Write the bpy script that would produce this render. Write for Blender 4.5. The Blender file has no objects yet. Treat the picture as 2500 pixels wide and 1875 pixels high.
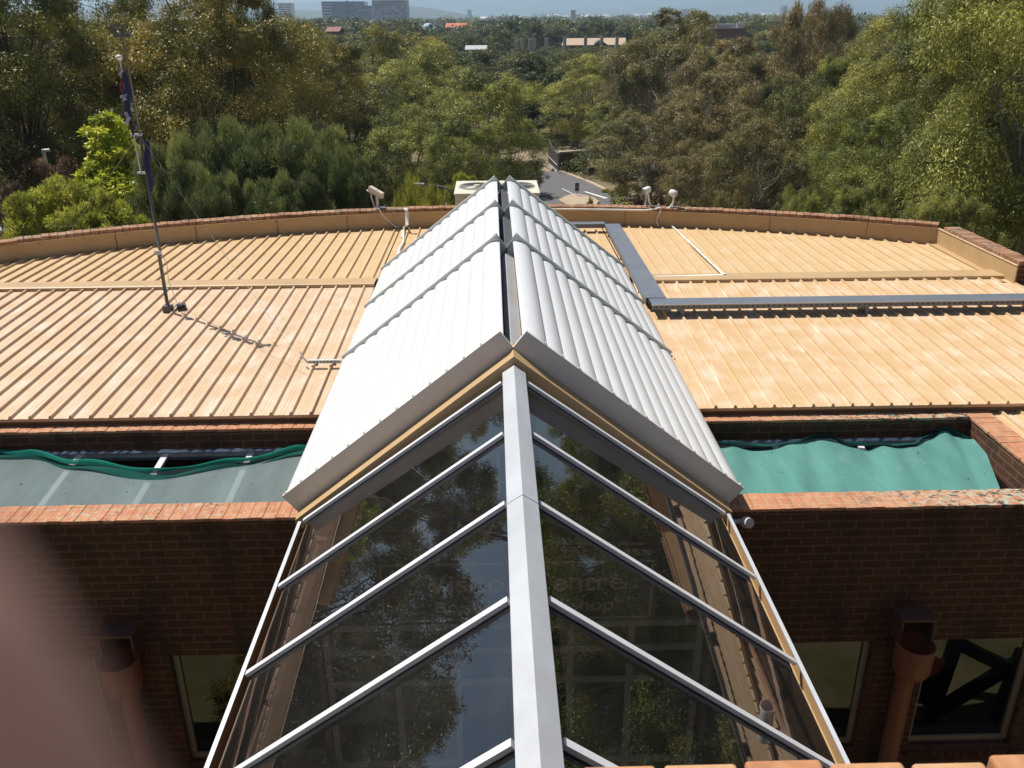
import bpy, math, random
import numpy as np
from mathutils import Vector, Matrix

# ------------------------------------------------------------------ scene, camera, light
S = bpy.context.scene
COL = S.collection
F_PX, PITCH, YAW, ROLL = 2124.2, 0.3983, 0.0198, -0.0075      # solved from the photograph (2500 px wide)
SUN_AZ, SUN_EL = math.radians(-51.2), math.radians(59.7)      # azimuth from +Y, clockwise

def cam_axes():
    f = Vector((math.sin(YAW)*math.cos(PITCH), math.cos(YAW)*math.cos(PITCH), -math.sin(PITCH)))
    r = Vector((math.cos(YAW), -math.sin(YAW), 0)); u = r.cross(f)
    c, s = math.cos(ROLL), math.sin(ROLL)
    return r*c + u*s, u*c - r*s, f
CR, CU, CF = cam_axes()
cd = bpy.data.cameras.new('camera'); cam = bpy.data.objects.new('camera', cd); COL.objects.link(cam)
cd.sensor_width = 36; cd.lens = 36*F_PX/2500
cd.clip_start = 0.002; cd.clip_end = 40000
cam.matrix_world = Matrix(((CR.x, CU.x, -CF.x, 0), (CR.y, CU.y, -CF.y, 0), (CR.z, CU.z, -CF.z, 0), (0, 0, 0, 1)))
cd.dof.use_dof = True; cd.dof.focus_distance = 14.0; cd.dof.aperture_fstop = cd.lens/2.2   # a phone's 2.2 mm opening
S.camera = cam

W = bpy.data.worlds.new('World'); S.world = W; W.use_nodes = True
wn = W.node_tree.nodes; wl = W.node_tree.links; wn.clear()
sky = wn.new('ShaderNodeTexSky'); sky.sky_type = 'NISHITA'; sky.sun_disc = False
sky.sun_elevation = SUN_EL; sky.sun_rotation = SUN_AZ; sky.altitude = 600; sky.air_density = 1.0; sky.dust_density = 0.6
bg = wn.new('ShaderNodeBackground'); bg.inputs['Strength'].default_value = 0.056
wo = wn.new('ShaderNodeOutputWorld')
tc = wn.new('ShaderNodeTexCoord'); mp = wn.new('ShaderNodeMapping'); mp.inputs['Scale'].default_value = (1.4, 1.4, 4.5)
nz = wn.new('ShaderNodeTexNoise'); nz.inputs['Scale'].default_value = 2.3; nz.inputs['Detail'].default_value = 7; nz.inputs['Roughness'].default_value = 0.58
cr = wn.new('ShaderNodeValToRGB'); cr.color_ramp.elements[0].position = 0.52; cr.color_ramp.elements[1].position = 0.72
cr.color_ramp.elements[1].color = (0.75, 0.75, 0.75, 1)
mx = wn.new('ShaderNodeMix'); mx.data_type = 'RGBA'; mx.inputs[7].default_value = (9.0, 9.3, 9.8, 1)
wl.new(tc.outputs['Generated'], mp.inputs['Vector']); wl.new(mp.outputs['Vector'], nz.inputs['Vector'])
wl.new(nz.outputs['Fac'], cr.inputs['Fac']); wl.new(cr.outputs['Color'], mx.inputs[0])
wl.new(sky.outputs['Color'], mx.inputs[6]); wl.new(mx.outputs[2], bg.inputs['Color']); wl.new(bg.outputs['Background'], wo.inputs['Surface'])

sd = bpy.data.lights.new('sun', 'SUN'); sun = bpy.data.objects.new('sun', sd); COL.objects.link(sun)
sd.energy = 4.8; sd.angle = math.radians(0.53); sd.color = (1.0, 0.95, 0.87)
sdir = Vector((math.sin(SUN_AZ)*math.cos(SUN_EL), math.cos(SUN_AZ)*math.cos(SUN_EL), math.sin(SUN_EL)))
sun.rotation_euler = sdir.to_track_quat('Z', 'Y').to_euler()
S.view_settings.view_transform = 'Standard'; S.view_settings.look = 'None'; S.view_settings.gamma = 1; S.view_settings.exposure = 0.4
S.cycles.use_denoising = True
S.cycles.max_bounces = 8; S.cycles.diffuse_bounces = 3; S.cycles.glossy_bounces = 3; S.cycles.transparent_max_bounces = 12
S.cycles.volume_bounces = 0

# ------------------------------------------------------------------ pixel helpers (photograph pixels, 2500 x 1875)
def ray(u, v):
    return CR*((u-1250)/F_PX) - CU*((v-937.5)/F_PX) + CF
def at_y(u, v, Y):
    d = ray(u, v); return d*(Y/d.y)
def at_z(u, v, Z):
    d = ray(u, v); return d*(Z/d.z)
def to_px(P):
    P = Vector(P); q = P.dot(CF); return 1250+F_PX*P.dot(CR)/q, 937.5-F_PX*P.dot(CU)/q

# ------------------------------------------------------------------ materials
MATS = {}
def base_mat(name):
    m = bpy.data.materials.new(name); m.use_nodes = True; m.node_tree.nodes.clear()
    n = m.node_tree.nodes; l = m.node_tree.links
    o = n.new('ShaderNodeOutputMaterial'); b = n.new('ShaderNodeBsdfPrincipled'); l.new(b.outputs[0], o.inputs['Surface'])
    return m, n, l, o, b
def mixc(n, l, fac, a, b, blend='MIX'):
    x = n.new('ShaderNodeMix'); x.data_type = 'RGBA'; x.blend_type = blend
    for i, v in ((0, fac), (6, a), (7, b)):
        if hasattr(v, 'is_linked') or isinstance(v, bpy.types.NodeSocket): l.new(v, x.inputs[i])
        elif i == 0: x.inputs[0].default_value = v
        else: x.inputs[i].default_value = (*v, 1) if len(v) == 3 else v
    return x.outputs[2]
def pos(n, l, scale=(1, 1, 1), obj=False):
    g = n.new('ShaderNodeTexCoord') if obj else n.new('ShaderNodeNewGeometry')
    m = n.new('ShaderNodeMapping'); m.inputs['Scale'].default_value = scale
    l.new(g.outputs['Object'] if obj else g.outputs['Position'], m.inputs['Vector']); return m.outputs['Vector']
def noise(n, l, vec, scale, detail=4, rough=0.55, lo=0.35, hi=0.65):
    t = n.new('ShaderNodeTexNoise'); t.inputs['Scale'].default_value = scale; t.inputs['Detail'].default_value = detail
    t.inputs['Roughness'].default_value = rough; l.new(vec, t.inputs['Vector'])
    r = n.new('ShaderNodeMapRange'); r.inputs[1].default_value = lo; r.inputs[2].default_value = hi; l.new(t.outputs['Fac'], r.inputs[0])
    return r.outputs[0]
def mul(n, l, a, b):
    x = n.new('ShaderNodeMath'); x.operation = 'MULTIPLY'
    for i, v in enumerate((a, b)):
        if isinstance(v, bpy.types.NodeSocket): l.new(v, x.inputs[i])
        else: x.inputs[i].default_value = v
    return x.outputs[0]
def bump(n, l, b, h, strength=0.3, dist=0.01):
    x = n.new('ShaderNodeBump'); x.inputs['Strength'].default_value = strength; x.inputs['Distance'].default_value = dist
    l.new(h, x.inputs['Height']); l.new(x.outputs[0], b.inputs['Normal'])
def simple(name, col, rough=0.5, metal=0.0, var=0.12, vs=6.0, dirt=None, dirt_amt=0.5, spec=0.5):
    if name in MATS: return MATS[name]
    m, n, l, o, b = base_mat(name)
    v = noise(n, l, pos(n, l), vs, 5, 0.6, 0.3, 0.7)
    d = tuple(c*(1-var) for c in col); c = mixc(n, l, v, d, tuple(min(1, x*(1+var*0.5)) for x in col))
    if dirt:
        c = mixc(n, l, mul(n, l, noise(n, l, pos(n, l), vs*0.37, 6, 0.65, 0.5, 0.72), dirt_amt), c, dirt)
    l.new(c, b.inputs['Base Color']); b.inputs['Roughness'].default_value = rough; b.inputs['Metallic'].default_value = metal
    b.inputs['Specular IOR Level'].default_value = spec
    MATS[name] = m; return m

def roof_mat(name, chalk, base=(0.545, 0.37, 0.19)):
    m, n, l, o, b = base_mat(name)
    st = noise(n, l, pos(n, l, (36, 1.6, 1)), 1.0, 3, 0.6, 0.3, 0.7)          # streaks along the pans
    pt = noise(n, l, pos(n, l, (2.6, 1.5, 1)), 1.3, 5, 0.6, 0.46, 0.66)
    band = noise(n, l, pos(n, l, (0.55, 2.6, 1)), 1.6, 3, 0.5, 0.38, 0.7)
    pale = mul(n, l, mul(n, l, st, pt), chalk)
    c = mixc(n, l, pale, base, (0.76, 0.67, 0.58))
    c = mixc(n, l, mul(n, l, band, chalk*0.5), c, (0.64, 0.49, 0.34))
    c = mixc(n, l, mul(n, l, noise(n, l, pos(n, l), 9, 6, 0.7, 0.55, 0.75), 0.10), c, (0.25, 0.15, 0.08))
    w = n.new('ShaderNodeTexWave'); w.wave_type = 'BANDS'; w.bands_direction = 'X'; w.inputs['Scale'].default_value = 10.6
    w.inputs['Distortion'].default_value = 0.0; l.new(pos(n, l), w.inputs['Vector'])
    r = n.new('ShaderNodeMapRange'); r.inputs[1].default_value = 0.0; r.inputs[2].default_value = 0.12; r.inputs[3].default_value = 0.92; r.inputs[4].default_value = 1.0
    l.new(w.outputs['Fac'], r.inputs[0]); hv = n.new('ShaderNodeMix'); hv.data_type = 'RGBA'; hv.blend_type = 'MULTIPLY'; hv.inputs[0].default_value = 1
    cc = n.new('ShaderNodeCombineColor')
    for i in range(3): l.new(r.outputs[0], cc.inputs[i])
    l.new(c, hv.inputs[6]); l.new(cc.outputs[0], hv.inputs[7])
    l.new(hv.outputs[2], b.inputs['Base Color']); b.inputs['Roughness'].default_value = 0.55; b.inputs['Specular IOR Level'].default_value = 0.35
    bump(n, l, b, w.outputs['Fac'], 0.25, 0.003)
    return m

def brick_mat(name, c1, c2, mortar, bw=0.24, bh=0.086, lichen=0.0, llo=.42, sml=.55, grad=None, stain=0.0, rad=None, msize=0.011, off=0.5):
    """bricks laid on whichever way the face looks: courses in Z on walls, in Y on tops; lichen and stains are blotches of their own"""
    m, n, l, o, b = base_mat(name)
    g = n.new('ShaderNodeNewGeometry'); sp = n.new('ShaderNodeSeparateXYZ'); sn = n.new('ShaderNodeSeparateXYZ')
    l.new(g.outputs['Position'], sp.inputs[0]); l.new(g.outputs['True Normal'], sn.inputs[0])
    def ab(s):
        x = n.new('ShaderNodeMath'); x.operation = 'ABSOLUTE'; l.new(s, x.inputs[0]); y = n.new('ShaderNodeMath'); y.operation = 'GREATER_THAN'
        y.inputs[1].default_value = 0.7; l.new(x.outputs[0], y.inputs[0]); return y.outputs[0]
    tz, tx = ab(sn.outputs[2]), ab(sn.outputs[0])
    def vec(a, c):
        x = n.new('ShaderNodeCombineXYZ'); l.new(a, x.inputs[0]); l.new(c, x.inputs[1]); return x.outputs[0]
    wall = vec(sp.outputs[0], sp.outputs[2]); side = vec(sp.outputs[1], sp.outputs[2]); top = vec(sp.outputs[0], sp.outputs[1])
    v = mixc(n, l, tx, wall, side); v = mixc(n, l, tz, v, top)
    br = n.new('ShaderNodeTexBrick'); br.offset = off; l.new(v, br.inputs['Vector'])
    br.inputs['Scale'].default_value = 1; br.inputs['Brick Width'].default_value = bw; br.inputs['Row Height'].default_value = bh
    br.inputs['Mortar Size'].default_value = msize; br.inputs['Mortar Smooth'].default_value = 0.2; br.inputs['Bias'].default_value = -0.1
    br.inputs['Color1'].default_value = (*c1, 1); br.inputs['Color2'].default_value = (*c2, 1); br.inputs['Mortar'].default_value = (*mortar, 1)
    c = br.outputs['Color']
    c = mixc(n, l, mul(n, l, noise(n, l, pos(n, l), 14, 5, 0.65, 0.4, 0.7), 0.35), c, tuple(x*0.62 for x in c1))
    c = mixc(n, l, mul(n, l, noise(n, l, pos(n, l), 45, 3, 0.6, 0.5, 0.7), 0.25), c, tuple(min(1, x*1.5) for x in c2))
    if stain:
        c = mixc(n, l, mul(n, l, noise(n, l, pos(n, l, (3, 3, 1.2)), 0.9, 6, 0.6, 0.5, 0.68), stain), c, (0.035, 0.028, 0.022))
    if lichen:
        big = noise(n, l, pos(n, l), 1.1, 3, 0.5, llo, llo+.18)
        if grad:
            gr_ = n.new('ShaderNodeMapRange'); gr_.interpolation_type = 'SMOOTHSTEP'; gr_.inputs[1].default_value = grad[0]; gr_.inputs[2].default_value = grad[1]; l.new(sp.outputs[0], gr_.inputs[0]); big = mul(n, l, big, gr_.outputs[0])
        sm = noise(n, l, pos(n, l, (13, 22, 13)), 1.0, 4, 0.7, sml, sml+.05)
        c = mixc(n, l, mul(n, l, mul(n, l, big, sm), lichen), c, (0.40, 0.40, 0.31))
        dk = noise(n, l, pos(n, l, (15, 19, 15)), 0.8, 4, 0.7, sml+.05, sml+.09)
        c = mixc(n, l, mul(n, l, mul(n, l, big, dk), lichen), c, (0.07, 0.06, 0.05))
    l.new(c, b.inputs['Base Color']); b.inputs['Roughness'].default_value = 0.85; b.inputs['Specular IOR Level'].default_value = 0.25
    inv = n.new('ShaderNodeMath'); inv.operation = 'SUBTRACT'; inv.inputs[0].default_value = 1; l.new(br.outputs['Fac'], inv.inputs[1])
    ad = n.new('ShaderNodeMath'); ad.operation = 'ADD'; l.new(inv.outputs[0], ad.inputs[0]); l.new(mul(n, l, noise(n, l, pos(n, l), 60, 4), 0.4), ad.inputs[1])
    bump(n, l, b, ad.outputs[0], 0.6, 0.008)
    return m

def glass_mat(name, tint, ior=1.7, rough=0.0, wav=0.0, refl=(0.95, 0.96, 1.0), dust=0.0):
    m = bpy.data.materials.new(name); m.use_nodes = True; n = m.node_tree.nodes; l = m.node_tree.links; n.clear()
    o = n.new('ShaderNodeOutputMaterial'); t = n.new('ShaderNodeBsdfTransparent'); t.inputs[0].default_value = (*tint, 1)
    g = n.new('ShaderNodeBsdfGlossy'); g.inputs['Roughness'].default_value = rough; g.inputs['Color'].default_value = (*refl, 1)
    f = n.new('ShaderNodeFresnel'); f.inputs['IOR'].default_value = ior
    mx_ = n.new('ShaderNodeMixShader'); gb_ = n.new('ShaderNodeNewGeometry'); fr_ = n.new('ShaderNodeMath'); fr_.operation = 'SUBTRACT'; fr_.inputs[0].default_value = 1; l.new(gb_.outputs['Backfacing'], fr_.inputs[1])
    l.new(mul(n, l, f.outputs[0], fr_.outputs[0]), mx_.inputs[0]); l.new(t.outputs[0], mx_.inputs[1]); l.new(g.outputs[0], mx_.inputs[2])
    dd = n.new('ShaderNodeBsdfDiffuse'); dd.inputs[0].default_value = (0.35, 0.33, 0.30, 1)                 # a thin film of dust
    dm = n.new('ShaderNodeMixShader'); da = n.new('ShaderNodeMath'); da.operation = 'ADD'; da.inputs[1].default_value = dust; l.new(mul(n, l, noise(n, l, pos(n, l), 70, 5, 0.7, 0.62, 0.85), 0.10), da.inputs[0])
    db = n.new('ShaderNodeMath'); db.operation = 'ADD'; l.new(mul(n, l, noise(n, l, pos(n, l, (2, 1, 2)), 1.7, 6, 0.65, 0.45, 0.8), dust*1.5), db.inputs[0]); l.new(da.outputs[0], db.inputs[1]); l.new(db.outputs[0], dm.inputs[0])
    l.new(mx_.outputs[0], dm.inputs[1]); l.new(dd.outputs[0], dm.inputs[2]); l.new(dm.outputs[0], o.inputs['Surface'])
    if wav:
        x = n.new('ShaderNodeBump'); x.inputs['Strength'].default_value = wav; x.inputs['Distance'].default_value = 0.01
        tx = n.new('ShaderNodeTexNoise'); tx.inputs['Scale'].default_value = 1.6; tx.inputs['Detail'].default_value = 1; l.new(pos(n, l), tx.inputs['Vector'])
        l.new(tx.outputs['Fac'], x.inputs['Height']); l.new(x.outputs[0], g.inputs['Normal']); l.new(x.outputs[0], f.inputs['Normal'])
    return m

def leaf_mat(name, dark, mid, tip, trans=0.19, rough=0.45):
    m, n, l, o, b = base_mat(name)
    a = n.new('ShaderNodeAttribute'); a.attribute_name = 'tint'
    r = n.new('ShaderNodeValToRGB'); e = r.color_ramp.elements
    e[0].position = 0.0; e[0].color = (*dark, 1); e[1].position = 0.95; e[1].color = (*tip, 1)
    x = e.new(0.45); x.color = (*mid, 1)
    l.new(a.outputs['Fac'], r.inputs['Fac'])
    oi = n.new('ShaderNodeObjectInfo'); hs = n.new('ShaderNodeHueSaturation')
    mr = n.new('ShaderNodeMapRange'); mr.inputs[3].default_value = 0.485; mr.inputs[4].default_value = 0.515; l.new(oi.outputs['Random'], mr.inputs[0])
    m2 = n.new('ShaderNodeMapRange'); m2.inputs[3].default_value = 1.18; m2.inputs[4].default_value = 0.85; l.new(oi.outputs['Random'], m2.inputs[0])
    l.new(mr.outputs[0], hs.inputs['Hue']); l.new(m2.outputs[0], hs.inputs['Value']); l.new(r.outputs['Color'], hs.inputs['Color'])
    l.new(hs.outputs[0], b.inputs['Base Color']); b.inputs['Roughness'].default_value = rough; b.inputs['Specular IOR Level'].default_value = 0.25
    t = n.new('ShaderNodeBsdfTranslucent'); l.new(hs.outputs[0], t.inputs[0])
    k = n.new('ShaderNodeMixShader'); k.inputs[0].default_value = trans
    l.new(b.outputs[0], k.inputs[1]); l.new(t.outputs[0], k.inputs[2]); l.new(k.outputs[0], o.inputs['Surface'])
    return m

def bark_mat(name, c1, c2):
    m, n, l, o, b = base_mat(name)
    v = noise(n, l, pos(n, l, (5, 5, 1.3), True), 1.5, 5, 0.65, 0.35, 0.65)
    l.new(mixc(n, l, v, c1, c2), b.inputs['Base Color']); b.inputs['Roughness'].default_value = 0.9; return m

M_TAN = roof_mat('clean tan roof steel', 0.30)
M_TAN_LEFT = roof_mat('faded pinkish tan roof steel', 0.75, (0.55, 0.378, 0.235))
M_TAN_FRONT = roof_mat('weathered tan roof steel', 0.75, (0.54, 0.358, 0.187))
M_TANF = simple('tan painted flashing', (0.47, 0.315, 0.16), 0.5, 0, 0.08, 3, (0.28, 0.19, 0.11), 0.35)
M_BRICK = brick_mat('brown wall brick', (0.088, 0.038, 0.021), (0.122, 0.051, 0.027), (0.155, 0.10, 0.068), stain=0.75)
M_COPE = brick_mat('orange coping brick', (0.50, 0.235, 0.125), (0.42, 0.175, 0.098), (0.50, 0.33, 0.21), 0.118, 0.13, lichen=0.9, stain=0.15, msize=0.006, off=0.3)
M_COPE_L = brick_mat('orange coping brick crusted with lichen', (0.50, 0.235, 0.125), (0.42, 0.175, 0.098), (0.50, 0.33, 0.21), 0.118, 0.13, lichen=0.95, llo=.22, sml=.49, stain=0.15, msize=0.006, off=0.3, grad=(2.3, 4.6))
M_COPE_OLD = brick_mat('lichened parapet brick', (0.37, 0.19, 0.105), (0.28, 0.13, 0.075), (0.30, 0.23, 0.16), 0.118, 0.24, lichen=1.0, stain=0.7, msize=0.006, off=0)
M_WHITE = simple('white powder coated louvre', (0.635, 0.64, 0.645), 0.38, 0, 0.03, 4, (0.6, 0.59, 0.56), 0.3)
M_FASC = simple('pale grey louvre fascia', (0.74, 0.71, 0.66), 0.45, 0, 0.05, 4)
M_RAIL = simple('mill aluminium rail', (0.58, 0.62, 0.59), 0.42, 0.2, 0.1, 12)
M_CAP = simple('aged silver capping', (0.56, 0.58, 0.61), 0.42, 0.3, 0.12, 2.5, (0.47, 0.43, 0.37), 0.45)
M_MULL = simple('silver glazing bar', (0.74, 0.75, 0.77), 0.35, 0.15, 0.06, 8)
M_GALV = simple('galvanised tray steel', (0.17, 0.19, 0.225), 0.5, 0.3, 0.14, 5, (0.16, 0.17, 0.2), 0.6)
M_BLACK = simple('black rubber gasket', (0.015, 0.015, 0.016), 0.6, 0, 0.1, 10)
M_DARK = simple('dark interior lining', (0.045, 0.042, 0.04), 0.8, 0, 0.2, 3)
M_BROWN = simple('brown gutter steel', (0.17, 0.10, 0.05), 0.5, 0, 0.15, 4)
M_TERRA = simple('terracotta painted steel', (0.27, 0.088, 0.04), 0.55, 0, 0.15, 6, (0.16, 0.06, 0.035), 0.6)
M_FRAME = simple('fawn window frame', (0.30, 0.245, 0.175), 0.5, 0, 0.06, 5)
M_PVC = simple('white conduit', (0.78, 0.77, 0.74), 0.45, 0, 0.06, 8)
M_PVCG = simple('grey conduit', (0.52, 0.50, 0.48), 0.5, 0, 0.1, 8)
M_CREAM = simple('cream cabinet paint', (0.64, 0.59, 0.47), 0.45, 0, 0.04, 4, (0.5, 0.44, 0.34), 0.25)
M_POLE = simple('dull galvanised pole', (0.12, 0.115, 0.11), 0.5, 0.4, 0.2, 10)
M_STEEL = simple('dark grille wire', (0.20, 0.20, 0.18), 0.5, 0.3, 0.1, 10)
M_CONC = simple('concrete', (0.40, 0.37, 0.33), 0.85, 0, 0.15, 3, (0.25, 0.22, 0.19), 0.4)
M_SIGN = simple('dark sign board', (0.06, 0.06, 0.055), 0.5, 0, 0.1, 3)
M_LETTER = simple('pale sign lettering', (0.86, 0.83, 0.72), 0.6, 0, 0.02, 3)
M_GLASS = glass_mat('tinted roof glass', (0.50, 0.50, 0.52), 1.92, 0.0, 0.035, (0.92, 0.94, 1.0), 0.016)
M_WGLASS = glass_mat('window glass', (0.55, 0.56, 0.55), 1.6)
M_SKGL = glass_mat('skylight glass', (0.18, 0.19, 0.24), 1.7)

# ------------------------------------------------------------------ mesh builder
class MB:
    def __init__(s): s.v = []; s.f = []
    def add(s, vs, fs):
        k = len(s.v); s.v += [tuple(p) for p in vs]; s.f += [tuple(i+k for i in f) for f in fs]; return s
    def box(s, x0, x1, y0, y1, z0, z1):
        return s.add([(x0,y0,z0),(x1,y0,z0),(x1,y1,z0),(x0,y1,z0),(x0,y0,z1),(x1,y0,z1),(x1,y1,z1),(x0,y1,z1)],
                     [(0,3,2,1),(4,5,6,7),(0,1,5,4),(1,2,6,5),(2,3,7,6),(3,0,4,7)])
    def obox(s, c, ax, ay, az):                                  # oriented box: centre and three half-axis vectors
        c, ax, ay, az = map(Vector, (c, ax, ay, az)); p = []
        for k in (-1, 1):
            for (i, j) in ((-1,-1),(1,-1),(1,1),(-1,1)): p.append(c+ax*i+ay*j+az*k)
        return s.add(p, [(0,3,2,1),(4,5,6,7),(0,1,5,4),(1,2,6,5),(2,3,7,6),(3,0,4,7)])
    def prism(s, poly, off):                                     # closed polygon (3-D points) swept by the vector off
        n = len(poly); off = Vector(off); a = [Vector(p) for p in poly]
        return s.add(a+[p+off for p in a], [tuple(range(n))[::-1], tuple(range(n, 2*n))]+[(i, (i+1) % n, n+(i+1) % n, n+i) for i in range(n)])
    def tube(s, pts, r, n=8, r1=None, cap=True):
        P = [Vector(p) for p in pts]; m = len(P); up = Vector((0.13, 0.31, 0.94)); rings = []
        for i, p in enumerate(P):
            t = (P[min(i+1, m-1)]-P[max(i-1, 0)]).normalized(); a = t.cross(up)
            if a.length < 1e-3: a = t.cross(Vector((1, 0, 0)))
            a.normalize(); b = t.cross(a); rr = r if r1 is None else r+(r1-r)*i/(m-1)
            rings.append([p+(a*math.cos(2*math.pi*k/n)+b*math.sin(2*math.pi*k/n))*rr for k in range(n)])
        f = []
        for i in range(m-1):
            for k in range(n): f.append((i*n+k, i*n+(k+1) % n, (i+1)*n+(k+1) % n, (i+1)*n+k))
        if cap: f += [tuple(range(n)), tuple(range((m-1)*n, m*n))[::-1]]
        return s.add([q for g in rings for q in g], f)
    def lathe(s, prof, c=(0, 0, 0), n=20, ax=None):              # profile (r, h) turned about the axis ax through c
        ax = Vector(ax or (0, 0, 1)).normalized(); a = ax.orthogonal().normalized(); b = ax.cross(a); c = Vector(c); vs = []; f = []
        for r, h in prof: vs += [c+ax*h+(a*math.cos(2*math.pi*k/n)+b*math.sin(2*math.pi*k/n))*r for k in range(n)]
        for i in range(len(prof)-1):
            for k in range(n): f.append((i*n+k, i*n+(k+1) % n, (i+1)*n+(k+1) % n, (i+1)*n+k))
        return s.add(vs, f)
    def grid(s, fn, nu, nv):
        vs = [fn(i/nu, j/nv) for j in range(nv+1) for i in range(nu+1)]
        return s.add(vs, [(j*(nu+1)+i, j*(nu+1)+i+1, (j+1)*(nu+1)+i+1, (j+1)*(nu+1)+i) for j in range(nv) for i in range(nu)])
    def build(s, name, m, parent=None, smooth=False, label=None, bevel=0.0, solid=0.0):
        o0 = Vector((0, 0, 0))
        p = parent
        while p: o0 += p.location; p = p.parent
        me = bpy.data.meshes.new(name); me.from_pydata([tuple(Vector(q)-o0) for q in s.v], [], s.f); me.update()
        me.materials.append(m)
        if smooth: me.polygons.foreach_set('use_smooth', [True]*len(me.polygons))
        ob = bpy.data.objects.new(name, me); COL.objects.link(ob)
        if parent: ob.parent = parent
        if label: ob['label'] = label
        if solid:
            k = ob.modifiers.new('thickness', 'SOLIDIFY'); k.thickness = solid; k.offset = 0
        if bevel:
            k = ob.modifiers.new('edge', 'BEVEL'); k.width = bevel; k.segments = 2; k.limit_method = 'ANGLE'
        return ob
def tag(o, label, cat=None, group=None, kind=None):
    o['label'] = label
    if cat: o['category'] = cat
    if group: o['group'] = group
    if kind: o['kind'] = kind
    return o
def thing(name, loc, label, cat, group=None):
    o = bpy.data.objects.new(name, None); o.empty_display_size = 0.2; COL.objects.link(o); o.location = loc
    return tag(o, label, cat, group)
def struct(name, mb, m, smooth=False):
    o = mb.build(name, m, None, smooth); o['kind'] = 'structure'; return o

# ------------------------------------------------------------------ the ground
def ground_z(y, x=0.0):
    if y < 20: z = -8.0
    elif y < 58: z = -8.0-4.0*(y-20)/38
    elif y < 80: z = -12.0
    elif y < 170: z = -12.0-2.0*(y-80)/90
    elif y < 2500: z = -14.0
    else: z = -14.0+(y-2500)*0.0052
    return z
def soil():
    m, n, l, o, b = base_mat('dry grass and leaf litter')
    a = noise(n, l, pos(n, l), 0.35, 6, 0.6, 0.38, 0.62); c = mixc(n, l, a, (0.13, 0.105, 0.05), (0.24, 0.165, 0.095))
    c = mixc(n, l, noise(n, l, pos(n, l), 2.2, 6, 0.7, 0.45, 0.62), c, (0.075, 0.085, 0.03))
    c = mixc(n, l, mul(n, l, noise(n, l, pos(n, l), 40, 4, 0.7, 0.45, 0.7), 0.5), c, (0.28, 0.22, 0.13))
    l.new(c, b.inputs['Base Color']); b.inputs['Roughness'].default_value = 0.95; return m
M_SOIL = soil()
ys = [-60, -20, 0, 6, 12, 20, 28, 36, 44, 50, 58, 66, 74, 80, 95, 110, 130, 150, 170, 250, 400, 700, 1200, 1800, 2500, 4000, 6000, 9000, 12000]
xs = [-9000, -4500, -2000, -900, -400, -200, -100, -60, -40, -25, -12, 0, 12, 25, 40, 60, 100, 200, 400, 900, 2000, 4500, 9000]
g = MB(); nx = len(xs)
g.add([(x, y, ground_z(y)) for y in ys for x in xs], [(j*nx+i, j*nx+i+1, (j+1)*nx+i+1, (j+1)*nx+i) for j in range(len(ys)-1) for i in range(nx-1)])
struct('ground', g, M_SOIL)
def lawn():
    m, n, l, o, b = base_mat('patchy mown lawn')
    c = mixc(n, l, noise(n, l, pos(n, l), 1.3, 6, 0.65, 0.38, 0.62), (0.19, 0.19, 0.065), (0.34, 0.28, 0.14))
    c = mixc(n, l, mul(n, l, noise(n, l, pos(n, l, (1, 1, 1)), 55, 4, 0.7, 0.4, 0.7), 0.6), c, (0.06, 0.07, 0.02))
    l.new(c, b.inputs['Base Color']); b.inputs['Roughness'].default_value = 0.95; return m
struct('courtyard_lawn', MB().box(-14, 14, -2.0, 6.69, -7.99, -7.93), lawn())
pv = MB(); pv.box(-1.7, 2.0, -2.0, 6.69, -7.93, -7.90); struct('walkway_paving', pv, simple('dark slate paving', (0.20, 0.185, 0.17), 0.7, 0, 0.3, 2))

# road, kerb, gravel apron and island, lying on the -12 m flat
zr = -12.0
def px_ground(p, z): return at_z(p[0]*1.1302, p[1]*1.1302, z)
rd_r = [(5.45, 74.8), (5.95, 73.2), (6.6, 71.3), (7.25, 69.4), (7.75, 67.6), (8.25, 65.6), (8.9, 64.1), (9.9, 63.2), (12.0, 62.6), (16.0, 62.2), (30, 62.0)]
rd_l = [(1.5, 75.0), (0.2, 73.5), (-0.8, 71.0), (-1.2, 67.0), (-1.4, 63), (-1.6, 58), (2, 56), (6, 56), (12, 56.5), (16, 56.8), (30, 57)]
asph = simple('grey worn asphalt', (0.115, 0.112, 0.118), 0.9, 0, 0.12, 0.8, (0.09, 0.087, 0.09), 0.5)
g = MB()
for i in range(len(rd_r)-1):
    g.add([(*rd_l[i], zr+.02), (*rd_r[i], zr+.02), (*rd_r[i+1], zr+.02), (*rd_l[i+1], zr+.02)], [(0, 1, 2, 3)])
struct('road', g, asph)
g = MB(); dl = simple('pale gravel drive', (0.36, 0.27, 0.185), 0.95, 0, 0.2, 2.0, (0.25, 0.18, 0.12), 0.5)
ap = [(1.5, 75.0), (5.45, 74.8), (5.3, 77), (4.4, 79), (3.9, 82), (3.4, 88), (1.6, 88), (1.9, 82), (1.2, 78)]
g.add([(x, y, zr+.016-(0 if y < 80 else 2.0*(y-80)/90-.0)) for x, y in ap], [tuple(range(len(ap)))])
struct('gravel_drive', g, dl)
g = MB()
for i in range(len(rd_r)-1):
    a, b2 = Vector((*rd_r[i], 0)), Vector((*rd_r[i+1], 0)); t = (b2-a).normalized(); nn = Vector((-t.y, t.x, 0))
    q = [a, b2, b2+nn*0.34, a+nn*0.34]; g.prism([(p.x, p.y, zr+.0) for p in q], (0, 0, 0.13))
struct('kerb', g, simple('sandy concrete kerb', (0.42, 0.34, 0.26), 0.9, 0, 0.12, 1.5))
g = MB(); isl = [(4.6, 61.6), (5.2, 63.0), (5.7, 63.7), (6.1, 63.9), (6.7, 63.2), (7.2, 62.2), (7.4, 61), (7, 59.5), (5.2, 59.5)]
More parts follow.
